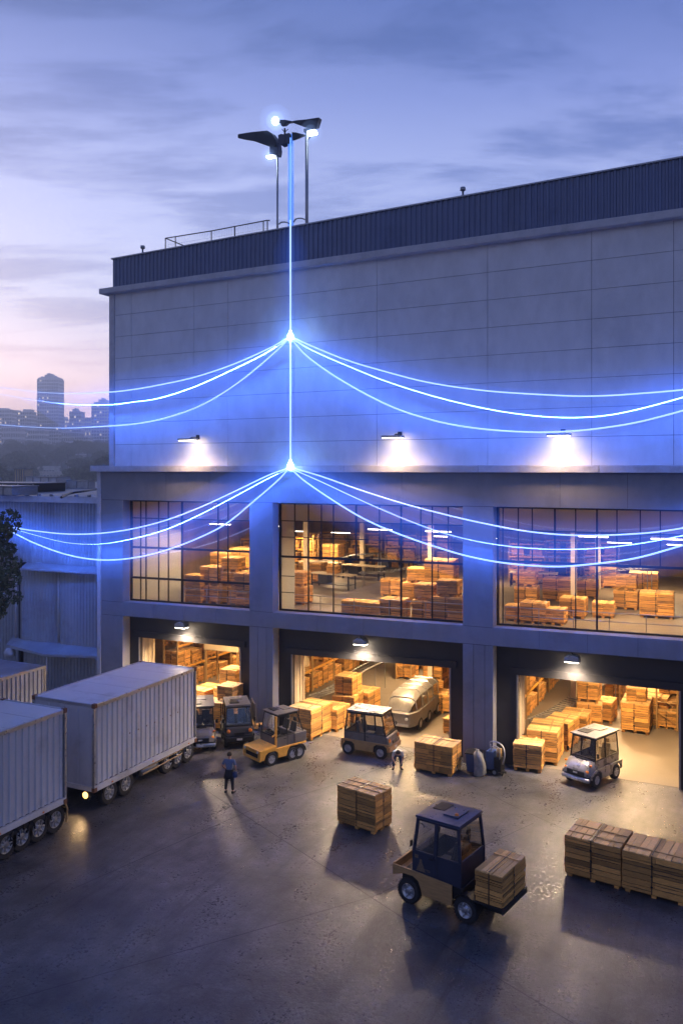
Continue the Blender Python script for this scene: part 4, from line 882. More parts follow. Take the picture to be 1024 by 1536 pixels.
# E: silver nosed buggy at the right door
def buggy(label, loc, rz, wb, hw, body='silver', name='utility_buggy'):
    t = thing(name, label, 'buggy', loc, rz)
    wheels4(t, wb, hw, .31, .2)
    cab(t, -.30, wb+.02, hw-.05, .60, 1.08, 2.02, body, 'grey', lf=.10, lr=.06, tb=.06, mid=wb*.48, pr=.028, over=.10, roofth=.05, seatm='seat', postm='dark')
    mb = MB(); nx = 10                      # rounded bonnet
    sec = []
    for i in range(nx+1):
        u = i/nx; x = wb-.05+.62*u; zt = 1.10-.06*u-.30*u**3; zb = .50+.02*u; w = hw*(1-.14*u**3)
        sec.append([(x, -w, zb), (x, -w, zb+(zt-zb)*.55), (x, -w*.86, zt-.03), (x, -w*.45, zt), (x, w*.45, zt), (x, w*.86, zt-.03), (x, w, zb+(zt-zb)*.55), (x, w, zb)])
    vs = [v for s_ in sec for v in s_]; fs = [[i*8+k, i*8+k+1, (i+1)*8+k+1, (i+1)*8+k] for i in range(nx) for k in range(7)] + [[nx*8+k for k in range(8)]]
    mb.add(vs, fs); mb.build('bonnet', M[body], t, smooth=True)
    for sy in (1, -1):
        pts = [(-.45, .42), (-.36, .36), (-.34, .55), (-.2, .66), (.2, .66), (.34, .55), (.37, .30), (wb-.37, .30), (wb-.34, .55), (wb-.2, .66), (wb+.2, .66), (wb+.34, .55), (wb+.36, .40), (wb+.5, .42), (wb+.5, .60), (wb+.1, .76), (-.45, .76)]
        y0, y1 = sorted((sy*(hw-.04), sy*(hw+.03))); MB().prism(pts, y0, y1).build('side_skirt', M[body], t, bev=.012)
    mb = MB(); mb.box(wb+.50, wb+.66, -hw+.0, hw-.0, .30, .47); mb.build('bumper', M['alu'], t, bev=.05)
    mb = MB(); mb.box(wb+.50, wb+.60, -.42, .42, .50, .72); mb.build('grille', M['dark'], t, bev=.03)
    MB().box(wb+.605, wb+.615, -.10, .10, .60, .66).build('badge_bar', M['plate'], t)
    MB().box(wb+.662, wb+.672, -.15, .15, .33, .43).build('number_plate', M['plate'], t)
    for sy in (1, -1):
        MB().lathe([(.001, .06), (.07, .05), (.10, 0), (.10, -.08)], (wb+.50, sy*(hw-.17), .70), 'X', 16).build('headlight', M['orange'], t, smooth=True)
        MB().box(wb+.30, wb+.42, sy*(hw-.08)-.05, sy*(hw-.08)+.05, .93, 1.0).build('indicator', M['orange'], t, bev=.02)
    mb = MB(); mb.box(-.3, wb+.4, -hw+.1, hw-.1, .26, .60); mb.build('chassis', M['dark'], t)
    mb = MB(); mb.box(wb+.1, wb+.16, -.30, .30, 1.09, 1.13); mb.build('wiper_cowl', M['dark'], t, bev=.01)
    return t
pr, pf = G(924, 1168.5), G(895, 1182); rz, wb = heading(pr, pf)
buggy('silver buggy with amber headlights parked outside the right loading door', origin(pr, rz, .67), rz, wb, .67)
# F: van shaped buggy between the long trailer and the left door
q = G(300, 1108); t = buggy('bronze grey buggy half hidden behind the far end of the long trailer', q, R(-55), 1.7, .72, 'grey')

# G: long shuttle wagon inside the middle door
q = G(607, 1090); q2 = G(640, 1062); rz = math.atan2(-(q2-q).y, -(q2-q).x)
t = thing('shuttle_wagon', 'long grey rounded shuttle wagon standing inside the middle loading door', 'wagon', q2, rz)
Lw = (q2-q).length+1.2; hw = .95; sec = []
for i in range(25):
    u = i/24; x = Lw*u; k = min(1, (1-u)*5.5); kk = min(1, u*9); h = 1.02+.0*u; w = hw*(.72+.28*math.sin(k*PI/2))*(.85+.15*math.sin(kk*PI/2)); sec.append([(x, w*a, z) for a, z in ((-.96, .34), (-1, .7), (-.98, h), (.98, h), (1, .7), (.96, .34))])
mb = MB(); mb.add([v for s_ in sec for v in s_], [[i*6+k, i*6+k+1, (i+1)*6+k+1, (i+1)*6+k] for i in range(24) for k in range(6-1)]+[[0, 1, 2, 3, 4, 5][::-1], [24*6+k for k in range(6)]]); mb.build('body', M['grey'], t, smooth=False, bev=.02)
rf = MB(); gl = MB(); s2 = []
for i in range(25):
    u = i/24; x = .2+(Lw-.5)*u; k = math.sin(min(1, (1-u)*3.2)*PI/2)**.7 if u < 1 else 0; z = 1.03+.85*k*(.9+.1*min(1, u*8)); w = hw*(.90-.12*0)*(.70+.30*k)
    s2.append([(x, w, 1.021), (x, w*.9, 1.02+(z-1.02)*.75), (x, w*.6, z), (x, -w*.6, z), (x, -w*.9, 1.02+(z-1.02)*.75), (x, -w, 1.021)])
gl.add([v for s_ in s2 for v in s_], [[i*6+k, i*6+k+1, (i+1)*6+k+1, (i+1)*6+k] for i in range(24) for k in (0, 4)]+[[0, 1, 2, 3, 4, 5]]); gl.build('window_band', M['vglass'], t, smooth=True)
rf.add([v for s_ in s2 for v in s_], [[i*6+k, i*6+k+1, (i+1)*6+k+1, (i+1)*6+k] for i in range(24) for k in (1, 2, 3)]); rf.build('roof', M['grey'], t, smooth=True)
for i in (2, 7, 12, 17, 21):
    MB().tube([Vector(v)*1.0+Vector((0, 0, .01)) for v in s2[i]], .035, 6).build('roof_hoop', M['alu'], t)
for x in (.9, Lw*.5, Lw-1.0):
    for sy in (1, -1): o = wheel(t, (0, 0, 0), .33, .2, sy); o.location = (x, sy*(hw-.1), .33)
for sy in (1, -1): MB().lathe([(.001, .06), (.08, .04), (.1, -.03)], (Lw-.02, sy*.5, .75), 'X', 14).build('headlight', M['plate'], t, smooth=True)
MB().box(Lw-.1, Lw+.05, -.6, .6, .36, .5).build('bumper', M['alu'], t, bev=.03)
#@@SECTION crates
# ------------------------------------------------------------------ crate loads
def crate_load(lx, ly, h, rows=6, seg=(2, 2), label='x', loc=(0, 0, 0), rz=0, group=None, straps=True, feet=True, seed=0, lid=True, cat='crate load'):
    rnd = random.Random(seed); t = thing('crate_load', label, cat, loc, rz, group); z0 = .13 if feet else .0
    if feet:
        mb = MB()
        for x in (-lx*.42, 0, lx*.42):
            for y in (-ly*.42, 0, ly*.42): mb.box(x-.07, x+.07, y-.06, y+.06, .0, .085)
        for y in (-ly*.42, 0, ly*.42): mb.box(-lx/2, lx/2, y-.06, y+.06, .087, .118)
        mb.build('pallet', M['wood'], t)
    rh = (h-z0-.03)/rows; bd = MB(); bw = .030
    def board(ax, s, a, b_, za, zb):        # one board on a face: ax 0 -> faces ±Y, 1 -> faces ±X
        o = rnd.uniform(-.006, .014); d = (ly if ax == 0 else lx)/2
        j = [rnd.uniform(-.012, .012) for _ in range(4)]; n = 4
        p0, p1 = s*(d-bw), s*(d+o)
        rows_ = []
        for k in range(n+1):
            u = a+(b_-a)*k/n; zl = za+.005+abs(j[0])*.6+.006*math.sin(k*2.1+j[1]*300); zh = zb-.005-abs(j[2])*.6+.006*math.sin(k*1.7+j[3]*300)
            rows_.append((u, zl, zh))
        vs = []; fs = []
        for u, zl, zh in rows_:
            for p, z in ((p1, zl), (p1, zh), (p0, zh), (p0, zl)): vs.append((u, p, z) if ax == 0 else (p, u, z))
        for k in range(n):
            for c in range(4): fs.append([k*4+c, (k+1)*4+c, (k+1)*4+(c+1) % 4, k*4+(c+1) % 4])
        fs += [[0, 1, 2, 3], [n*4+3, n*4+2, n*4+1, n*4]]; bd.add(vs, fs)
    for r in range(rows):
        for ax, s in ((0, -1), (0, 1), (1, -1), (1, 1)):
            n = seg[ax]; d = (lx if ax == 0 else ly)/2 - (0 if ax == 0 else bw+.002); off = rnd.uniform(-.05, .05)*d
            cuts = [-d+rnd.uniform(-.02, .01)*(ax == 0)] + [-d+2*d*k/n+off+rnd.uniform(-.08, .08)*d for k in range(1, n)] + [d+rnd.uniform(-.01, .02)*(ax == 0)]
            for a, b_ in zip(cuts, cuts[1:]):
                if rnd.random() < .45: zm = z0+rh*(r+rnd.uniform(.4, .6)); board(ax, s, a+.006, b_-.006, z0+rh*r+.004, zm-.003); board(ax, s, a+.006, b_-.006, zm+.003, z0+rh*(r+1)-.004)
                else: board(ax, s, a+.006, b_-.006, z0+rh*r+.004, z0+rh*(r+1)-.004)
    bd.build('side_board', M['wood'], t)
    core = MB(); core.box(-lx/2+.036, lx/2-.036, -ly/2+.036, ly/2-.036, z0+.01, h-.045); core.build('inner_block', M['joint'], t)
    if lid:
        mb = MB(); n = max(5, round(lx/.2)); x = -lx/2
        ws = [rnd.uniform(.8, 1.25) for _ in range(n)]; sm = sum(ws)
        for w_ in ws:
            w_ = w_*lx/sm; sk = rnd.uniform(-.05, .05); dz = rnd.uniform(0, .02)
            q = [(x+.006+sk*.5, -ly/2-.01), (x+w_-.006+sk*.3, -ly/2-.01), (x+w_-.006-sk*.3, ly/2+.01), (x+.006-sk*.5, ly/2+.01)]
            q = [(max(-lx/2, min(lx/2, a)), b_) for a, b_ in q]
            mb.hexa([(a, b_, h-.04) for a, b_ in q], [(a, b_, h-.012+dz) for a, b_ in q]); x += w_
        for k in range(rnd.choice((1, 2))):
            y = -ly/2+ly*(k+.7)/2.6+rnd.uniform(-.05, .05); a = rnd.uniform(-.12, .12)
            mb.hexa([(-lx*.5+.02, y-.04, h+.009), (lx*.5-.02, y-.04+a, h+.009), (lx*.5-.02, y+.03+a, h+.009), (-lx*.5+.02, y+.03, h+.009)], [(-lx*.5+.02, y-.04, h+.026), (lx*.5-.02, y-.04+a, h+.026), (lx*.5-.02, y+.03+a, h+.026), (-lx*.5+.02, y+.03, h+.026)])
        mb.build('lid_board', M['woodl'], t)
    if straps:
        mb = MB()
        for x in (-lx*.02,):
            mb.box(x-.015, x+.015, -ly/2-.022, -ly/2-.016, z0, h); mb.box(x-.015, x+.015, ly/2+.016, ly/2+.022, z0, h); mb.box(x-.015, x+.015, -ly/2-.02, ly/2+.02, h+.028, h+.033)
        for y in (ly*.03,):
            for s in (-1, 1): mb.box(s*(lx/2+.019)-.003, s*(lx/2+.019)+.003, y-.015, y+.015, z0, h)
        for k in range(3):
            z = z0+(h-z0)*(.2+.27*k); mb.box(-lx*.02-.035, -lx*.02+.035, -ly/2-.032, -ly/2-.02, z-.02, z+.02); mb.box(lx/2+.018, lx/2+.032, ly*.03-.035, ly*.03+.035, z-.02, z+.02); mb.box(-lx/2-.032, -lx/2-.018, ly*.03-.035, ly*.03+.035, z-.02, z+.02)
        mb.build('strap', M['dark'], t)
    return t
def crate_px(pc, pl, pr, h, label, z=0, **k):   # near corner, left corner, right corner of the base in pixels
    c, l, r = G(*pc, z), G(*pl, z), G(*pr, z)
    u = (l-c); lx = u.length; u.normalize(); v = Vector((-u.y, u.x, 0)); 
    if v.dot(r-c) < 0: v = -v
    ly = (r-c).dot(v); mid = c+u*lx/2+v*ly/2
    return crate_load(lx, ly, h, loc=mid, rz=math.atan2(u.y, u.x), label=label, **k)
crate_px((562.6, 1253.5), (505.5, 1235), (599, 1242.5), 1.45, 'strapped timber crate load standing alone on the open yard', rows=6, seg=(2, 2), seed=1)
crate_px((678, 1166.5), (621, 1156), (704, 1156.5), 1.30, 'wide crate load with a flat lid beside the middle door right pillar', rows=5, seg=(3, 2), seed=2)
c0 = G(846.5, 1314); c1 = G(930, 1336.5); u = (c1-c0).normalized(); v = Vector((-u.y, u.x, 0)); v = v if v.y > 0 else -v; l1 = (c1-c0).length
crate_load(l1, 1.55, 1.36, 7, (2, 2), 'weathered crate load with loose lid slats, left one of the pair at the right', c0+u*l1/2+v*.78, math.atan2(u.y, u.x), seed=3)
crate_load(1.9, 1.5, 1.34, 6, (2, 2), 'weathered crate load butted against the right end of its slatted neighbour', c1+u*1.0+v*.76, math.atan2(u.y, u.x)+.01, seed=4)
t = crate_load(.86, 1.64, .93, 6, (1, 2), 'slatted crate load riding on the rear bed of the blue cart', (0, 0, 0), 0, seed=5, feet=False)
mw = Matrix.Translation(BLUE_T.location) @ Matrix.Rotation(BLUE_RZ, 4, 'Z'); t.location = mw @ Vector((-.76, -.02, .785)); t.rotation_euler = (0, 0, BLUE_RZ)

# light crates and racks for the two halls
pr_ = []
for i, (lx, ly, h, rw) in enumerate(((1.3, 1.1, 1.05, 5), (1.7, 1.2, 1.35, 6), (1.1, 1.0, .8, 4))):
    pr_.append(Proto(crate_load(lx, ly, h, rw, (2, 2), seed=20+i, straps=(i != 2))))
def crate_at(p, label, k=0, rz=None, sc=1, group='crate loads stored inside the ground floor hall'):
    return pr_[k](p, (random.uniform(-.12, .12) if rz is None else rz), label, sc, group)
def make_rack():
    t = thing('pallet_rack', 'x', 'rack')
    for x in (-1.45, 1.45):
        mb = MB()
        for y in (-.5, .5): mb.box(x-.04, x+.04, y-.04, y+.04, 0, 4.4)
        for k in range(5): mb.tube([(x, -.5, .3+.8*k), (x, .5, .9+.8*k)], .018, 5)
        mb.build('upright', M['gold'], t)
    for z in (1.35, 2.75, 4.1):
        mb = MB()
        for y in (-.52, .52): mb.box(-1.4, 1.4, y-.025, y+.025, z-.12, z)
        mb.build('beam', M['yellow'], t)
        mb = MB()
        for k in range(9): mb.box(-1.38+k*.31, -1.20+k*.31, -.5, .5, z+.004, z+.03)
        mb.build('shelf', M['ply'], t)
    return t
rk = Proto(make_rack())
def rack_row(p0, rz, n, name, levels=(0, 1.385, 2.785)):
    u = Vector((math.cos(rz), math.sin(rz), 0))
    for i in range(n):
        c = p0+u*3.0*i; rk(c, rz, 'pallet rack %s, %s from the front' % (name, ('first', 'second', 'third', 'fourth', 'fifth')[i]), group='pallet racks in the ground floor hall')
        for li, z in enumerate(levels):
            for s, nm in ((-1, 'near half'), (1, 'far half')):
                if random.random() < .12: continue
                k = random.choice((0, 2, 0)) if li else random.choice((0, 1, 2))
                crate_at(c+u*.72*s+Vector((0, 0, z)), 'crate load, %s, %s shelf, %s rack %s' % (nm, ('floor', 'middle', 'top')[li], ('first', 'second', 'third', 'fourth', 'fifth')[i], name), k, rz+random.uniform(-.05, .05), random.uniform(.82, .98))
# racks along the left inner side of each bay, running back
rack_row(Vector((-31.2, 6.0, .01)), R(90), 5, 'along the left end wall')
rack_row(Vector((-23.9, 6.6, .01)), R(90), 5, 'inside the middle door')
rack_row(Vector((-27.6, 9.0, .01)), R(90), 4, 'in the aisle behind the left pillar')
rack_row(Vector((-15.3, 13.6, .01)), R(90), 3, 'behind the shuttle wagon')
rack_row(Vector((-10.9, 6.4, .01)), R(90), 5, 'inside the right door')
rack_row(Vector((-20.5, 24.6, .01)), R(0), 4, 'against the back wall of the hall')
rack_row(Vector((-5.0, 24.6, .01)), R(0), 2, 'at the back behind the right door')
rack_row(Vector((-6.6, 13.5, .01)), R(90), 3, 'in the middle aisle of the right door')
rack_row(Vector((-3.4, 10.5, .01)), R(90), 4, 'in the farther aisle of the right door')
rack_row(Vector((-19.4, 14.5, .01)), R(90), 3, 'between the conveyor and the shuttle wagon')
fl = .01
sp = [((466, 1101), 1, 'front of the row inside the left side of the middle door'), ((500, 1091), 0, 'second in the row inside the left side of the middle door'), ((522, 1077), 1, 'third in the row inside the left side of the middle door'), ((546, 1066), 0, 'fourth in the row inside the left side of the middle door'),
      ((668, 1066), 0, 'inside the right side of the middle door'), ((655, 1050), 1, 'deep inside the right side of the middle door'), ((683, 1098), 2, 'close to the right jamb of the middle door'),
      ((794, 1150), 0, 'front of the row inside the right door'), ((818, 1137), 1, 'second in the row inside the left part of the right door'), ((842, 1118), 1, 'third in the row inside the left part of the right door'), ((864, 1103), 0, 'fourth in the row inside the right door'), ((884, 1090), 1, 'fifth in the row inside the right door'), ((905, 1079), 0, 'sixth in the row inside the right door'),
      ((955, 1093), 1, 'inside the right part of the right door'), ((985, 1082), 1, 'inside the right end of the right door'), ((965, 1060), 0, 'deep inside the right end of the right door'),
      ((345, 1090), 1, 'inside the right side of the left door'), ((322, 1082), 0, 'inside the middle of the left door'), ((350, 1068), 1, 'behind the front crate load in the left door'), ((310, 1066), 1, 'deep inside the left door')]
for (px, py), k, w_ in sp: crate_at(G(px, py, fl), 'crate load on floor, ' + w_, k, R(90)+random.uniform(-.15, .15), random.uniform(.95, 1.15))
for (px, py), z, k, w_ in (((522, 1077), 1.36, 0, 'stacked on the third one of the row inside the middle door'), ((655, 1050), 1.4, 1, 'stacked deep inside the right side of the middle door'), ((345, 1090), 1.45, 2, 'stacked inside the right side of the left door'), ((350, 1068), 1.45, 0, 'stacked behind the front load in the left door'), ((884, 1090), 1.45, 0, 'stacked on the fifth one inside the right door'), ((955, 1093), 1.45, 2, 'stacked inside the right part of the right door')):
    p = G(px, py, fl); p.z = z; crate_at(p, 'smaller crate load ' + w_, k, R(90), .95)
# pale boxes on the mezzanine frame behind the left door
t = thing('storage_box', 'big cream storage box standing high behind the left loading door', 'box', (-29.0, 7.4, .01)); t.rotation_euler = (0, 0, R(4))
mb = MB(); mb.box(-1.2, 1.2, -.8, .8, 2.2, 3.9); mb.build('box_body', M['cream'], t, bev=.03)
mb = MB(); mb.box(-1.24, 1.24, -.84, .84, 3.9, 3.98); mb.build('lid', M['inwall'], t, bev=.01)
mb = MB(); [mb.box(x-.05, x+.05, y-.05, y+.05, 0, 2.19) for x in (-1.1, 1.1) for y in (-.7, .7)]; mb.build('stand', M['gold'], t)
# conveyor tubes and tilted poles seen in the halls
def conveyor(p, rz, n, label):
    t = thing('tube_conveyor', label, 'conveyor', p, rz, 'curved tube conveyors in the halls')
    for s in (-.35, .35): MB().tube(smooth_line([(0, s, .9), (n*.33, s, 1.0), (n*.66, s, 1.5), (n, s, 1.7)], 6), .035, 6).build('rail', M['alu'], t)
    mb = MB()
    for k in range(int(n*4)): u = k/4/n; z = .9+.8*(u*u*(3-2*u)); mb.tube([(k/4, -.33, z), (k/4, .33, z)], .03, 6)
    mb.build('roller', M['steel'], t)
    for x in (.2, n*.5, n-.2):
        z = .9+.8*((x/n)**2*(3-2*x/n)); MB().tube([(x, -.35, 0), (x, -.35, z)], .03, 6).tube([(x, .35, 0), (x, .35, z)], .03, 6).build('leg', M['steel'], t)
conveyor(G(470, 1070, fl), R(80), 7, 'curved tube conveyor rising along the left racks inside the middle door')
conveyor(G(800, 1108, fl), R(70), 8, 'curved tube conveyor rising behind the crate row inside the right door')
# ---- upper floor
UF = 5.94
def up(px, py):
    p = G(px, py, UF)
    if p.y > 23.5: p = Vector((SX(px, 23.5), 23.5 - (p.y-23.5)*.25, UF))
    p.x = max(p.x, -31.0); return p
gu = 'crate loads stored on the upper floor'
def col(pp, ks, w_, rz=0, sc=1):
    p = up(*pp)
    hh = (1.05, 1.35, .8)
    for i, k in enumerate(ks):
        crate_at(p.copy(), 'crate load upstairs, %s, %s of stack' % (w_.replace('the ', ''), ('bottom', 'second', 'third', 'fourth')[i]) if len(ks) > 1 else 'single crate load on the upper floor, ' + w_, k, rz+random.uniform(-.06, .06), sc, gu)
        p.z += (hh[k]+.035)*sc
for a in (((296, 903), (2, 2), 'left of the stacks behind the left window'), ((322, 903), (0, 0), 'in the middle of the left window'), ((350, 905), (0, 2, 2), 'right of centre in the left window'), ((373, 908), (2, 0), 'at the right edge of the left window'),
          ((335, 884), (1, 0), 'in the second line behind the left window'), ((368, 884), (1, 1), 'in the second line at the right edge of the left window'),
          ((531, 922), (2,), 'left end of the row behind the middle window'), ((560, 925), (2,), 'second of the row behind the middle window'), ((592, 927), (0,), 'third of the row behind the middle window'), ((640, 929), (0, 2), 'in the tall group behind the middle window'), ((674, 933), (1, 2), 'at the right edge of the middle window'),
          ((628, 908), (1, 2), 'in the second line of the tall group, middle window'), ((662, 910), (1, 1), 'in the second line at the right of the middle window'), ((590, 893), (0,), 'behind the row in the middle window'),
          ((448, 905), (0, 2), 'near the left side of the middle window'), ((470, 872), (1,), 'further back at the left of the middle window'), ((500, 858), (0, 0), 'deep behind the middle window'), ((465, 850), (1, 1), 'in the far left corner seen through the middle window'),
          ((775, 930), (2,), 'left end of the row behind the right window'), ((802, 933), (0,), 'second of the row behind the right window'), ((832, 935), (2,), 'third of the row behind the right window'), ((860, 925), (0,), 'fourth of the row behind the right window'), ((790, 905), (0, 2), 'in the second line behind the right window'), ((838, 900), (1,), 'in the second line, middle of the right window'), ((880, 895), (0,), 'further back behind the right window'), ((905, 880), (1,), 'far back behind the right window'), ((905, 925), (2,), 'right part near the glass of the right window'), ((940, 912), (0, 2), 'far right near the glass of the right window'), ((965, 890), (1,), 'far right middle depth, right window'), ((985, 925), (1,), 'right end of the right window')):
    col(*a, sc=.95)
def make_table():
    t = thing('work_table', 'x', 'table')
    MB().box(-1.5, 1.5, -.45, .45, .86, .92).build('table_top', M['cream'], t, bev=.01)
    for x in (-1.4, 1.4):
        for y in (-.38, .38): MB().box(x-.035, x+.035, y-.035, y+.035, 0, .859).build('leg', M['dark'], t)
    MB().box(-1.35, 1.35, -.4, .4, .25, .29).build('under_shelf', M['dark'], t)
    MB().box(-1.0, -.3, -.3, .3, .30, .80).build('drawer_box', M['seat'], t)
    return t
tb_ = Proto(make_table())
for i, (px, py, w_) in enumerate(((500, 882, 'left in the middle window'), (545, 868, 'centre of the middle window'), (590, 858, 'right of centre behind the middle window'), (480, 862, 'far left behind the middle window'), (530, 850, 'in the back row behind the middle window'), (610, 842, 'farthest right behind the middle window'), (800, 880, 'left in the right window'), (855, 868, 'centre of the right window'), (910, 862, 'right part of the right window'), (300, 862, 'behind the crates of the left window'))):
    tb_(up(px, py), R(3*i-10), 'long dark legged work table upstairs, ' + w_, group='work tables on the upper floor')
    p = up(px, py); p.z += .925
    if i % 2 == 0: crate_at(p, 'crate load on top of the work table ' + w_, 2, 0, .6, gu)
for i, (px, py, w_) in enumerate(((452, 858, 'far left in the middle window'), (500, 846, 'left of centre in the middle window'), (556, 840, 'centre of the middle window'), (612, 836, 'right of centre in the middle window'), (664, 838, 'right end of the middle window'), (790, 872, 'left in the right window'), (846, 856, 'centre of the right window'), (905, 848, 'right part of the right window'), (330, 858, 'deep behind the left window'))):
    p = up(px, py); rk(p, R(8*i % 30), 'short pallet rack upstairs, ' + w_, (.8, .8, .62), 'short pallet racks on the upper floor')
    for z in (0, .86, 1.72):
        for sx, nm in ((-.6, 'left'), (.6, 'right')):
            q = p + Vector((math.cos(R(8*i % 30))*sx, math.sin(R(8*i % 30))*sx, z)); crate_at(q, 'small crate load upstairs, %s on the %s shelf, rack %s' % (nm, ('floor', 'middle', 'top')[int(z*1.2)], w_.replace('the ', '')), 2, R(8*i % 30), .72, gu)
conveyor(up(540, 880), R(12), 6, 'curved tube conveyor crossing the upper floor behind the middle window')
conveyor(up(800, 895), R(25), 7, 'curved tube conveyor crossing the upper floor behind the right window')
conveyor(up(450, 862), R(8), 6, 'curved tube conveyor far left on the upper floor behind the middle window')

# ------------------------------------------------------------------ things by the right pillar
q = G(712, 1157); q.y = min(q.y, -.55)
t = thing('storage_bin', 'dark blue bin with a slumped grey sack on it, beside the right pillar', 'bin', q, R(4))
mb = MB(); mb.hexa([(-.30, -.28, .03), (.30, -.28, .03), (.30, .28, .03), (-.30, .28, .03)], [(-.36, -.33, .82), (.36, -.33, .82), (.36, .33, .82), (-.36, .33, .82)]); mb.build('bin_body', M['bluebin'], t, bev=.03)
mb = MB(); mb.box(-.39, .39, -.36, .36, .82, .88); mb.build('lid', M['dark'], t, bev=.02)
o = MB().lathe([(.001, 0), (.23, .0), (.26, .10), (.24, .35), (.23, .62), (.21, .78), (.2, .86), (.17, .95), (.07, 1.0), (.09, 1.07), (.05, 1.10), (.001, 1.10)], n=22).build('grain_sack', M['sack'], smooth=True)
for v in o.data.vertices: a = math.atan2(v.co.y, v.co.x); k = 1+.10*math.sin(3*a+v.co.z*6)+.05*math.sin(7*a); v.co.x *= k; v.co.y *= k; v.co.x += .07*math.sin(v.co.z*4)
o.location = q+Vector((.30, -.45, 0)); o.scale = (1, 1, 1.05); tag(o, 'tall slumped grey sack standing before the dark blue bin', 'sack')
q2 = G(742, 1160); q2.y = min(q2.y, -.5)
t = thing('hand_pump_cart', 'black two wheeled machine cart with bent handles beside the right door', 'machine cart', q2, R(-8))
mb = MB(); mb.box(-.34, .02, -.25, .25, .18, 1.0); mb.build('tank', M['bluebin'], t, bev=.05)
mb = MB(); mb.box(.04, .36, -.22, .22, .15, .75); mb.box(-.36, .38, -.28, .28, .08, .15); mb.build('motor', M['dark'], t, bev=.03)
mb = MB(); mb.tube(smooth_line([(-.3, .2, 1.0), (-.25, .1, 1.3), (.1, 0, 1.38), (.36, 0, 1.25), (.5, -.1, .95), (.42, -.15, .5)], 5), .035, 7); mb.tube(smooth_line([(-.1, -.2, 1.0), (0, -.26, 1.25), (.3, -.24, 1.2), (.3, -.2, .7)], 5), .025, 6); mb.build('handle', M['steel'], t, smooth=True)
mb = MB(); mb.lathe([(.001, .13), (.12, .1), (.12, -.25), (.001, -.26)], (.2, 0, 1.02), n=14); mb.build('filter', M['gold'], t, smooth=True)
for sy in (1, -1): o = wheel(t, (0, 0, 0), .14, .07, sy, 'steel', 5); o.location = (.1, sy*.28, .14)
for k in range(2): MB().tube([(.42, -.2+.4*k, 0), (.42, -.2+.4*k, .1)], .02, 6).build('foot', M['dark'], t)

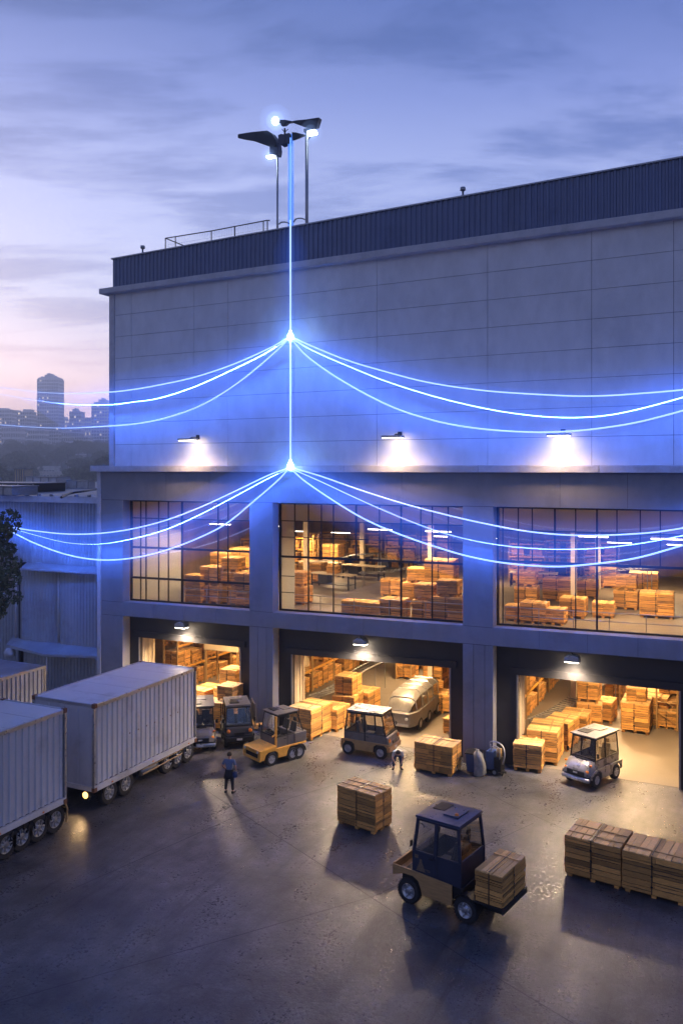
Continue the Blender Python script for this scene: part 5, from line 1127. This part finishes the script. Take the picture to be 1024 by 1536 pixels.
# ------------------------------------------------------------------ people
def skin(name, verts, edges, rad, m, parent=None, root=0, sub=2):
    me = bpy.data.meshes.new(name); me.from_pydata(verts, edges, []); me.materials.append(m)
    o = bpy.data.objects.new(name, me); COL.objects.link(o); o.parent = parent
    sk = o.modifiers.new('skin', 'SKIN'); sk.use_smooth_shade = True
    for i, v in enumerate(me.skin_vertices[0].data if me.skin_vertices else []): v.radius = (rad[i], rad[i]) if not isinstance(rad[i], tuple) else rad[i]; v.use_root = (i == root)
    if not me.skin_vertices:
        raise RuntimeError('no skin layer')
    s_ = o.modifiers.new('sub', 'SUBSURF'); s_.levels = s_.render_levels = sub
    return o
def person(label, loc, rz, J, top, legs, bag=None):
    """J: joints pelvis, waist, chest, neck, head, and per side sh, el, wr, hip, kn, an, toe"""
    t = thing('person', label, 'person', loc, rz)
    V = [J['pelvis'], J['waist'], J['chest'], J['neck'], J['head'], J['crown']]; E = [(0, 1), (1, 2), (2, 3), (3, 4), (4, 5)]; Rr = [.12, .115, .125, .052, .085, .06]
    for s in 'LR':
        b = len(V); V += [J['sh'+s], J['el'+s], J['wr'+s], J['hip'+s], J['kn'+s], J['an'+s], J['toe'+s]]; E += [(2, b), (b, b+1), (b+1, b+2), (0, b+3), (b+3, b+4), (b+4, b+5), (b+5, b+6)]; Rr += [.055, .042, .028, .085, .058, .038, .03]
        w, e_ = Vector(J['wr'+s]), Vector(J['el'+s]); d = (w-e_).normalized(); sd = d.cross(Vector((1, 0, 0))); sd = (sd if sd.length > .3 else d.cross(Vector((0, 0, 1)))).normalized(); up_ = sd.cross(d)
        palm = len(V); V.append(w+d*.06); E.append((b+2, palm)); Rr.append(.032)
        for k, ln in enumerate((.065, .078, .07, .055)):
            o_ = sd*(.027-.018*k); i0 = len(V); V += [w+d*.10+o_, w+d*(.10+ln*.55)+o_+up_*.012, w+d*(.10+ln*.9)+o_+up_*.035]; E += [(palm, i0), (i0, i0+1), (i0+1, i0+2)]; Rr += [.010, .009, .008]
        i0 = len(V); V += [w+d*.05+sd*.04, w+d*.09+sd*.058+up_*.01]; E += [(palm, i0), (i0, i0+1)]; Rr += [.011, .009]
    o = skin('body', [tuple(v) for v in V], E, Rr, M['skin'], t)
    hd, nk = Vector(J['head']), Vector(J['neck']); f = Vector(J['face']).normalized()
    # clothes follow the same joints with larger radii
    V = [J['pelvis'], J['waist'], J['chest'], J['neckb']]; E = [(0, 1), (1, 2), (2, 3)]; Rr = [.155, .145, .155, .07]
    for s in 'LR': b = len(V); V += [J['sh'+s], tuple(Vector(J['sh'+s]).lerp(Vector(J['el'+s]), .85))]; E += [(2, b), (b, b+1)]; Rr += [.075, .058]
    skin('shirt', [tuple(v) for v in V], E, Rr, M[top], t)
    V = [J['pelvis'], tuple(Vector(J['pelvis'])+Vector((0, 0, .07)))]; E = [(0, 1)]; Rr = [.162, .158]
    for s in 'LR': b = len(V); V += [J['hip'+s], J['kn'+s], tuple(Vector(J['an'+s])+Vector((0, 0, .03)))]; E += [(0, b), (b, b+1), (b+1, b+2)]; Rr += [.108, .082, .062]
    skin('trousers', [tuple(v) for v in V], E, Rr, M[legs], t)
    for s in 'LR':
        a, b_ = Vector(J['an'+s]), Vector(J['toe'+s]); d = (b_-a); d.z = 0; d.normalize(); n = Vector((-d.y, d.x, 0)); h = a-d*.07; g = a+d*.19
        mb = MB(); mb.hexa([h-n*.045+Vector((0, 0, -h.z)), h+n*.045+Vector((0, 0, -h.z)), g+n*.05+Vector((0, 0, -g.z)), g-n*.05+Vector((0, 0, -g.z))], [h-n*.04+Vector((0, 0, .11-h.z)), h+n*.04+Vector((0, 0, .11-h.z)), g+n*.04+Vector((0, 0, .05-g.z)), g-n*.04+Vector((0, 0, .05-g.z))]); mb.build('shoe', M['black_c'], t, bev=.02)
    mb = MB(); c = hd+Vector((0, 0, .045))-f*.018; hv = []; n_, m2 = 18, 9
    prof = [(.106*math.sin(PI*.62*j/m2), .112*math.cos(PI*.62*j/m2)) for j in range(m2+1)]; prof[0] = (.001, .112); mb.lathe(prof, c, n=n_); mb.build('hair', M['hair'], t, smooth=True)
    side = f.cross(Vector((0, 0, 1))).normalized(); upv = side.cross(f)
    mb = MB(); p = hd+f*.085; mb.hexa([p-side*.012-upv*.02, p+side*.012-upv*.02, p+f*.025-upv*.018, p+f*.02-upv*.022], [p-side*.006+upv*.03, p+side*.006+upv*.03, p+f*.01+upv*.02, p+f*.008+upv*.02]); mb.build('nose', M['skin'], t, smooth=True)
    for sg in (-1, 1):
        MB().lathe([(.001, .012), (.009, .008), (.012, 0), (.001, -.012)], hd+f*.078+side*.032*sg+upv*.025, n=8).build('eye', M['palec'], t, smooth=True)
        MB().lathe([(.001, .03), (.015, .015), (.018, -.01), (.001, -.03)], hd+side*.09*sg, n=8).build('ear', M['skin'], t, smooth=True)
    MB().box(-.025, .025, -.004, .004, -.004, .004).build('mouth', M['rust'], t).location = hd+f*.088-upv*.045
    return t
q = G(344, 1189.5)
J = dict(pelvis=(0, 0, .86), waist=(0, .01, 1.02), chest=(0, .0, 1.25), neckb=(0, .0, 1.40), neck=(0, .0, 1.44), head=(0, .02, 1.55), crown=(0, .02, 1.64), face=(0, 1, 0),
         shL=(-.19, 0, 1.36), elL=(-.29, -.05, 1.12), wrL=(-.24, .12, .96), shR=(.19, 0, 1.36), elR=(.29, -.05, 1.12), wrR=(.26, .08, .92),
         hipL=(-.10, 0, .80), knL=(-.14, .03, .45), anL=(-.16, -.02, .09), toeL=(-.18, .11, .035), hipR=(.10, 0, .80), knR=(.13, .02, .45), anR=(.16, -.02, .09), toeR=(.19, .11, .035))
t = person('person in slate blue top and black trousers walking alone across the yard', q, R(12), J, 'vest', 'black_c')
mb = MB(); mb.lathe([(.165, 1.0), (.18, .92), (.21, .78), (.235, .64), (.225, .64), (.17, .8), (.155, .95)], n=20); mb.build('jacket_skirt', M['black_c'], t, smooth=True)
mb = MB(); mb.lathe([(.001, .13), (.09, .10), (.12, 0), (.1, -.11), (.001, -.13)], (.25, -.02, .80), n=14); mb.build('hip_pouch', M['navy'], t, smooth=True)
q = G(596, 1154)
J = dict(pelvis=(0, -.10, .66), waist=(0, .02, .80), chest=(0, .22, .88), neckb=(0, .34, .86), neck=(0, .37, .86), head=(0, .45, .84), crown=(0, .50, .88), face=(0, .5, -1),
         shL=(-.17, .24, .84), elL=(-.24, .28, .60), wrL=(-.15, .36, .42), shR=(.17, .24, .84), elR=(.24, .28, .60), wrR=(.15, .36, .42),
         hipL=(-.11, -.08, .62), knL=(-.16, .06, .36), anL=(-.17, -.06, .09), toeL=(-.2, .08, .035), hipR=(.11, -.08, .62), knR=(.17, .06, .36), anR=(.18, -.06, .09), toeR=(.21, .08, .035))
t = person('person in pale top and navy trousers bending down before the grey cab cart', q, R(205), J, 'palec', 'navy')
#@@SECTION surroundings
# ------------------------------------------------------------------ sheds on the left
t = thing('corrugated_shed', 'tall weathered corrugated shed with stepped ledges left of the warehouse', 'shed', (0, 0, 0))
YS = 1.2; XE = XL-.35; PS = lambda x, y: P(x, y, YS)
x85 = PS(85, 800).x; x25 = PS(26, 800).x; x0s = PS(-260, 800).x
zT = PS(80, 750).z; zA = PS(80, 846).z; zB = PS(80, 856).z; zC = PS(80, 966).z; zD = PS(80, 978).z
mb = MB(); mb.corr(x0s, XE, zA, zT, YS, .24, .05); mb.build('upper_cladding', M['shed'], t)
mb = MB(); mb.corr(x25, x85, zC, zB, YS+.25, .24, .05); mb.corr(x85+.02, XE, zC, zB, YS+.20, .24, .05); mb.build('middle_cladding', M['shed'], t)
mb = MB(); mb.corr(x25+.1, XE, 0, zD, YS+.4, .26, .05); mb.corr(x0s, x25-.25, 0, zA, YS+1.6, .26, .05); mb.build('lower_cladding', M['shed'], t)
mb = MB()
mb.hexa([(PS(40, 0).x, YS-.55, zB-.02), (XE, YS-.35, zB+.0), (XE, YS+.15, zA-.04), (PS(40, 0).x, YS+.15, zA-.04)], [(PS(40, 0).x, YS-.55, zB+.10), (XE, YS-.35, zB+.12), (XE, YS+.15, zA+.06), (PS(40, 0).x, YS+.15, zA+.06)])
p1, p2, p3 = PS(13, 0).x, PS(84, 0).x, XE
mb.hexa([(p1, YS-.2, zD), (p2, YS-.9, zD-.1), (p2, YS+.4, zC-.02), (p1, YS+.4, zC-.02)], [(p1, YS-.2, zD+.16), (p2, YS-.9, zD+.06), (p2, YS+.4, zC+.08), (p1, YS+.4, zC+.08)])
mb.hexa([(p2+.002, YS-.9, zD-.1), (p3, YS-.2, zD+.02), (p3, YS+.4, zC-.02), (p2+.002, YS+.4, zC-.02)], [(p2+.002, YS-.9, zD+.06), (p3, YS-.2, zD+.18), (p3, YS+.4, zC+.08), (p2+.002, YS+.4, zC+.08)])
mb.build('skirt_roof', M['shed'], t)
mb = MB(); mb.tube([(x25-.12, YS+.0, zC+.1), (x25-.12, YS+.0, zB)], .06, 8); mb.tube([(p2+.05, YS-.8, zD-.05), (p2+.05, YS-.8, zD-1.15)], .05, 8); mb.box(x85-.03, x85+.06, YS+.10, YS+.2, zC+.1, zB-.02)
mb.lathe([(.001, -.2), (.32, -.15), (.35, .1), (.2, .3), (.001, .34)], (p1+.3, YS-.2, zD-.35), n=14); mb.build('downpipe', M['ledge'], t, smooth=True)
mb = MB(); mb.box(x0s, XE, YS+1.7, YS+1.74, .1, zA-.1); mb.box(x25-.2, x25-.05, YS+.3, YS+1.55, .1, zA-.1); mb.build('inner_frame', M['joint'], t)
zr = PS(80, 746).z; zb_ = 12.25
mb = MB(); n = 26
for k in range(n):
    a, c = x0s+(XE-x0s)*k/n, x0s+(XE-x0s)*(k+1)/n-.02
    mb.hexa([(a, YS-.55, zT+.02), (c, YS-.55, zT+.02), (c, 40, zb_-.05), (a, 40, zb_-.05)], [(a, YS-.55, zr+.08), (c, YS-.55, zr+.08), (c, 40, zb_), (a, 40, zb_)])
    mb.box(a-.03, a+.03, YS-.56, YS-.3, zr+.04, zr+.2)
mb.build('roof_sheet', M['shedroof'], t)
MB().box(x0s, XE, YS-.68, YS-.57, zT-.12, zr+.08).build('gutter', M['ledge'], t)
mb = MB(); mb.tube(smooth_line([G(92, 746, zr+.2), G(105, 740, zr+.25), (G(125, 737, zr+.35)), G(148, 733, zr+.4)], 6), .07, 6); mb.build('roof_cable', M['dark'], t)
for i, (px, py, sx, sy, h_, m_, w_) in enumerate(((30, 727, 5.5, 3, .55, 'dark', 'long low dark duct frame on the shed roof at the far left'), (10, 732, 3, 2, .5, 'steel', 'low grey roof unit at the left edge of the shed roof'), (36, 723, 1.0, 1.0, 1.5, 'cream', 'small cream chimney box on the shed roof'), (72, 724, 3.2, 1.5, .9, 'trailer', 'pale roof light box in the middle of the shed roof'), (104, 724, 4.5, .8, .6, 'trailer', 'long pale parapet block at the back of the shed roof'))):
    q = G(px, py+5, 12.1); t = thing('roof_unit', w_, 'roof unit', (q.x, q.y, 11.9), R(0), 'units standing on the shed roof')
    MB().box(-sx/2, sx/2, -sy/2, sy/2, 0, h_).build('casing', M[m_], t, bev=.04)
    mb = MB(); [mb.box(-sx/2+sx*k/4-.04, -sx/2+sx*k/4+.04, -sy/2-.05, -sy/2-.002, .02, h_-.02) for k in range(5)]; mb.box(-sx/2-.05, sx/2+.05, -sy/2-.08, sy/2+.05, h_+.002, h_+.06); mb.build('frame', M['steel'], t)
# container hut lower left
q = P(68, 998, .0); zt = 3.35; dd = (H-zt)*F_/(998-702); q = at(68, 998, dd)
t = thing('storage_container', 'low grey corrugated storage container behind the white trailers at the left', 'container', (q.x, q.y-9, 0))
tmp = MB().corr(.1, 8.9, .1, zt-.12, 0, .28, .05); mb = MB(); mb.add([(-v[1]-.03, v[0], v[2]) for v in tmp.v], tmp.f); tmp = MB().corr(-3.4, -.1, .1, zt-.12, 0.04, .28, .05); mb.add(tmp.v, tmp.f); mb.add([(v[0], 9-v[1], v[2]) for v in tmp.v], tmp.f); mb.build('side_panel', M['shed'], t)
mb = MB(); [mb.box(x-.05, x+.05, y-.05, y+.05, 0, zt) for x in (0, -3.5) for y in (0.05, 8.95)]; mb.box(-.06, .05, .11, 8.89, zt-.14, zt-.01); mb.box(-3.55, -3.45, .11, 8.89, zt-.14, zt-.01); mb.box(-3.44, -.07, .0, .1, zt-.14, zt-.01); mb.box(-3.44, -.07, 8.9, 9.0, zt-.14, zt-.01); mb.build('corner_frame', M['steel'], t)
mb = MB(); [mb.box(-3.44+k*.56, -3.44+k*.56+.54, .11, 8.89, zt-.06, zt-.005+.0*k) for k in range(6)]; mb.build('roof', M['shedroof'], t)

# ------------------------------------------------------------------ trees
def foliage(name, clumps, n, size, m, parent, seed=0):
    rnd = random.Random(seed); mb = MB()
    for (cx, cy, cz, rx, rz_) in clumps:
        for k in range(n):
            while True:
                x, y, z = rnd.uniform(-1, 1), rnd.uniform(-1, 1), rnd.uniform(-1, 1); d = x*x+y*y+z*z
                if .12 < d < 1: break
            f = d**-.18; x, y, z = cx+x*rx*f, cy+y*rx*f, cz+z*rz_*f; s = size*rnd.uniform(.6, 1.3)
            a = Vector((rnd.gauss(0, 1), rnd.gauss(0, 1), rnd.gauss(0, 1))).normalized(); b_ = a.cross(Vector((rnd.gauss(0, 1), rnd.gauss(0, 1), rnd.gauss(0, 1)))).normalized(); p = Vector((x, y, z))
            mb.add([p-a*s, p-b_*s*.5+a*s*.1, p+a*s, p+b_*s*.5+a*s*.1], [[0, 1, 2, 3]])
    return mb.build(name, m, parent)
def make_tree(h, r, seed, leafm, n=120, size=.7, limbs=5):
    rnd = random.Random(seed); t = thing('broadleaf_tree', 'x', 'tree'); mb = MB(); cl = []
    mb.tube([(0, 0, -1), (.1*r, 0, h*.3), (0, .05*r, h*.6)], [h*.03, h*.022, h*.012], 7)
    for k in range(limbs):
        a = 2*PI*k/limbs+rnd.uniform(-.4, .4); rr = r*rnd.uniform(.45, .75); z = h*rnd.uniform(.45, .8); e_ = (rr*math.cos(a), rr*math.sin(a), z); mb.tube([(0, 0, h*.35), (e_[0]*.5, e_[1]*.5, z*.85), e_], [h*.015, h*.01, h*.004], 5)
        cl.append((*e_, r*rnd.uniform(.38, .55), r*rnd.uniform(.28, .42)))
    cl.append((0, 0, h*.86, r*.5, h*.14)); cl.append((0, 0, h*.6, r*.6, h*.2))
    mb.build('trunk', M['bark'], t); foliage('crown', cl, n, size, M[leafm], t, seed); return t
q = at(-6, 900, 38); t = thing('garden_tree', 'dark leafy tree hanging in from the left edge before the shed', 'tree', (q.x, q.y, 0))
mb = MB(); mb.tube([(-1.8, 0, -.1), (-1.6, .1, 4), (-1.1, .2, 8), (-.6, 0, 10.5)], [.24, .2, .13, .06], 8)
br = [(.1, .1, 10.6), (1.0, 0, 11.1), (.2, .3, 9.2), (.8, -.2, 8.6), (.3, .1, 7.7), (-.6, .2, 6.9), (-1.6, 0, 11.6), (-2.4, .2, 9.5)]
for b_ in br: mb.tube([(-1.2, .1, b_[2]-2.0), ((b_[0]-1.2)*.5, b_[1], b_[2]-.8), b_], [.07, .04, .015], 5)
mb.build('trunk', M['bark'], t)
cl = [(b_[0]+random.uniform(-.2, .2), b_[1], b_[2], random.uniform(.45, .8), random.uniform(.35, .6)) for b_ in br] + [(-.4, .2, 10.0, .8, .6), (.0, 0, 8.4, .7, .5), (-1.2, .1, 8.8, 1.0, .8), (-.2, .2, 7.3, .5, .5), (.55, 0, 9.9, .5, .35), (-.9, 0, 10.9, .9, .6)]
foliage('crown', cl, 330, .10, M['leaf'], t, 5)
protos = [Proto(make_tree(13, 7, 1, 'leaf', 150, .75)), Proto(make_tree(10, 6.5, 2, 'leaf2', 140, .7)), Proto(make_tree(16, 8, 3, 'leaf', 160, .8, 6)), Proto(make_tree(9, 7, 4, 'leaf2', 130, .7, 6))]
rnd = random.Random(11); k = 0
def ground_z(x, y):
    X = x; Yy = y+D; d = math.hypot(X, Yy); a = math.atan2(-X, Yy); return hz(d, a)
band = [(d, px) for d, step in ((330, 26), (400, 21), (480, 18), (560, 16), (650, 15), (740, 13), (830, 12), (920, 11)) for px in range(-70, 200, step)]
kinds = ('round dark green tree', 'low paler green tree', 'tall dark spreading tree', 'wide low paler tree')
for d, px in band:
    px_ = px+rnd.uniform(-8, 8); dd = d+rnd.uniform(-35, 35); q = at(px_, 700, dd); i = rnd.choice((0, 1, 2, 3)); z = ground_z(q.x, q.y)
    if 52 < px_ < 108 and dd < 560: continue
    protos[i]((q.x, q.y, z-.5), rnd.uniform(0, 6), kinds[i] + ' among the wooded slope between the sheds and the skyline', rnd.uniform(.75, 1.15), 'trees on the slope below the skyline: ' + kinds[i])
    k += 1
# low pale buildings on the slope
def block(name, label, px0, px1, ytop, d, depth, m, cat='building', rows=3, cols=6, winm='towerw', crown=None, group=None, base=None, ribs=False):
    a, c = at(px0, ytop, d), at(px1, ytop, d); ctr = (a+c)/2; rz = math.atan2(c.y-a.y, c.x-a.x); w = (c-a).length; z0 = ground_z(ctr.x, ctr.y)-4 if base is None else base; h = a.z-z0
    t = thing(name, label, cat, (ctr.x, ctr.y, z0), rz, group)
    mb = MB(); mb.box(-w/2, w/2, 0, depth, 0, h); mb.build('wall', M[m], t)
    rows = max(1, round(rows*.72)) if rows > 6 else rows; fh = (h-2)/rows
    for r in range(rows):
        z = 1.5+fh*r
        mb = MB()
        for k in range(cols):
            x = -w/2+w*(k+.16)/cols; x2 = -w/2+w*(k+.84)/cols; mb.box(x, x2, -.12, -.02, z+fh*.26, z+fh*.86)
        for k in range(max(2, cols-1)):
            y = depth*(k+.2)/max(2, cols-1); y2 = depth*(k+.8)/max(2, cols-1); mb.box(w/2+.02, w/2+.12, y, y2, z+fh*.3, z+fh*.82)
        mb.build('window_row', M[winm], t)
    mb = MB()
    for r in range(rows): z = 1.5+fh*r; mb.box(-w/2-.5, w/2+.5, -.6, -.13, z+.0, z+.35)
    if ribs:
        for k in range(cols+1): x = -w/2+w*k/cols; mb.box(x-.3, x+.3, -.5, -.0, 1.9, h)
    mb.build('balcony_band', M['tower2'], t)
    if rows > 8:
        for k in range(14 if cols > 7 else 7):
            r_ = rnd.randrange(rows); c_ = rnd.randrange(cols); z = 1.5+fh*r_+fh*.3; x = -w/2+w*(c_+.2)/cols
            MB().box(x, x+w*.55/cols, -.17, -.125, z, z+fh*.5).build('lit_window', M['litwin'], t)
    mb = MB()
    if crown:
        for (u0, u1, hh) in crown: mb.box(-w/2+w*u0, -w/2+w*u1, depth*.15, depth*.85, h+.02, h+hh)
    mb.box(-w/2-.3, w/2+.3, -.3, depth+.3, h-.9, h+.015)
    mb.build('roof_crown', M[m], t)
    return t
gt = 'high rise blocks on the skyline'
block('high_rise_tower', 'tallest slab tower with a stepped crown on the skyline', 56, 87.5, 568, 1150, 24, 'tower', rows=34, cols=9, crown=[(.0, .12, 2.2), (.12, .28, 3.5), (.3, .7, 6), (.42, .58, 8), (.72, .88, 3.5), (.9, 1, 2)], ribs=True)
for a in (('slim stepped tower cut by the warehouse edge on the skyline', 137, 165, 606, 1050, 'tower2', 24, 7, [(.1, .35, 3), (.35, .75, 6), (.5, .6, 8)]),
          ('narrow tower with a small roof block right of the tallest tower', 104, 121.5, 617, 1180, 'tower', 20, 5, [(.2, .6, 3.5), (.4, .5, 5)]),
          ('flat topped tower with a pale roof cap left of the tallest tower', 27, 47, 617, 1100, 'tower2', 20, 6, [(.3, .9, 3)]),
          ('blocky tower at the left edge of the skyline', -4, 17.5, 614, 1120, 'tower2', 20, 6, [(.1, .6, 2)]),
          ('greyish tower second from the left edge of the skyline', 17.5, 28, 617, 1250, 'tower', 18, 3, [(.2, .8, 2)]),
          ('short tower between the flat capped and the tallest towers', 47.5, 57, 623, 1240, 'tower', 18, 3, None),
          ('low far tower just right of the tallest tower', 87, 104, 629, 1240, 'tower2', 14, 5, [(.1, .3, 3), (.5, .6, 4)]),
          ('low far tower left of the slim stepped tower', 121.5, 136, 626, 1240, 'tower2', 14, 5, None),
          ('lower front block before the left towers', 2, 30, 640, 1010, 'tower', 9, 8, None), ('lower front block before the tallest tower', 42, 66, 644, 1000, 'tower2', 8, 7, None), ('lower front block under the narrow tower', 92, 118, 648, 1000, 'tower', 7, 8, [(.2, .4, 2)]), ('lower front block by the warehouse edge', 112, 132, 655, 960, 'tower', 6, 6, None),
          ('far tower beyond the left edge of the frame', -40, -12, 618, 1100, 'tower', 20, 7, None)):
    block('high_rise_block', a[0], a[1], a[2], a[3], a[4], 18, a[5], rows=a[6], cols=a[7], crown=a[8], group=gt)
block('apartment_house', 'white low apartment house at the foot of the tallest tower', 64, 88, 674, 800, 18, 'trailer', rows=4, cols=7)
block('apartment_house', 'white terrace house right of the foot of the tallest tower', 101, 122, 681, 780, 14, 'trailer', rows=2, cols=6)
block('low_hall', 'pale low hall with a cream flat roof among the trees', 60, 99, 707, 420, 12, 'paleroof', rows=1, cols=8)
block('low_hall', 'small pale pavilion above the cream roofed hall', 65, 82, 699, 445, 8, 'trailer', rows=1, cols=4)
for i, (px, y, d) in enumerate(((13, 693, 620), (104, 693, 640), (30, 688, 700), (46, 700, 520))):
    block('house', 'small pale roofed house among the trees, %s' % ('at the far left', 'right of the pale hall', 'left of the white apartment house', 'left of the pale hall')[i], px-4, px+5, y, d, 9, 'paleroof', rows=1, cols=3, group='small houses among the trees')
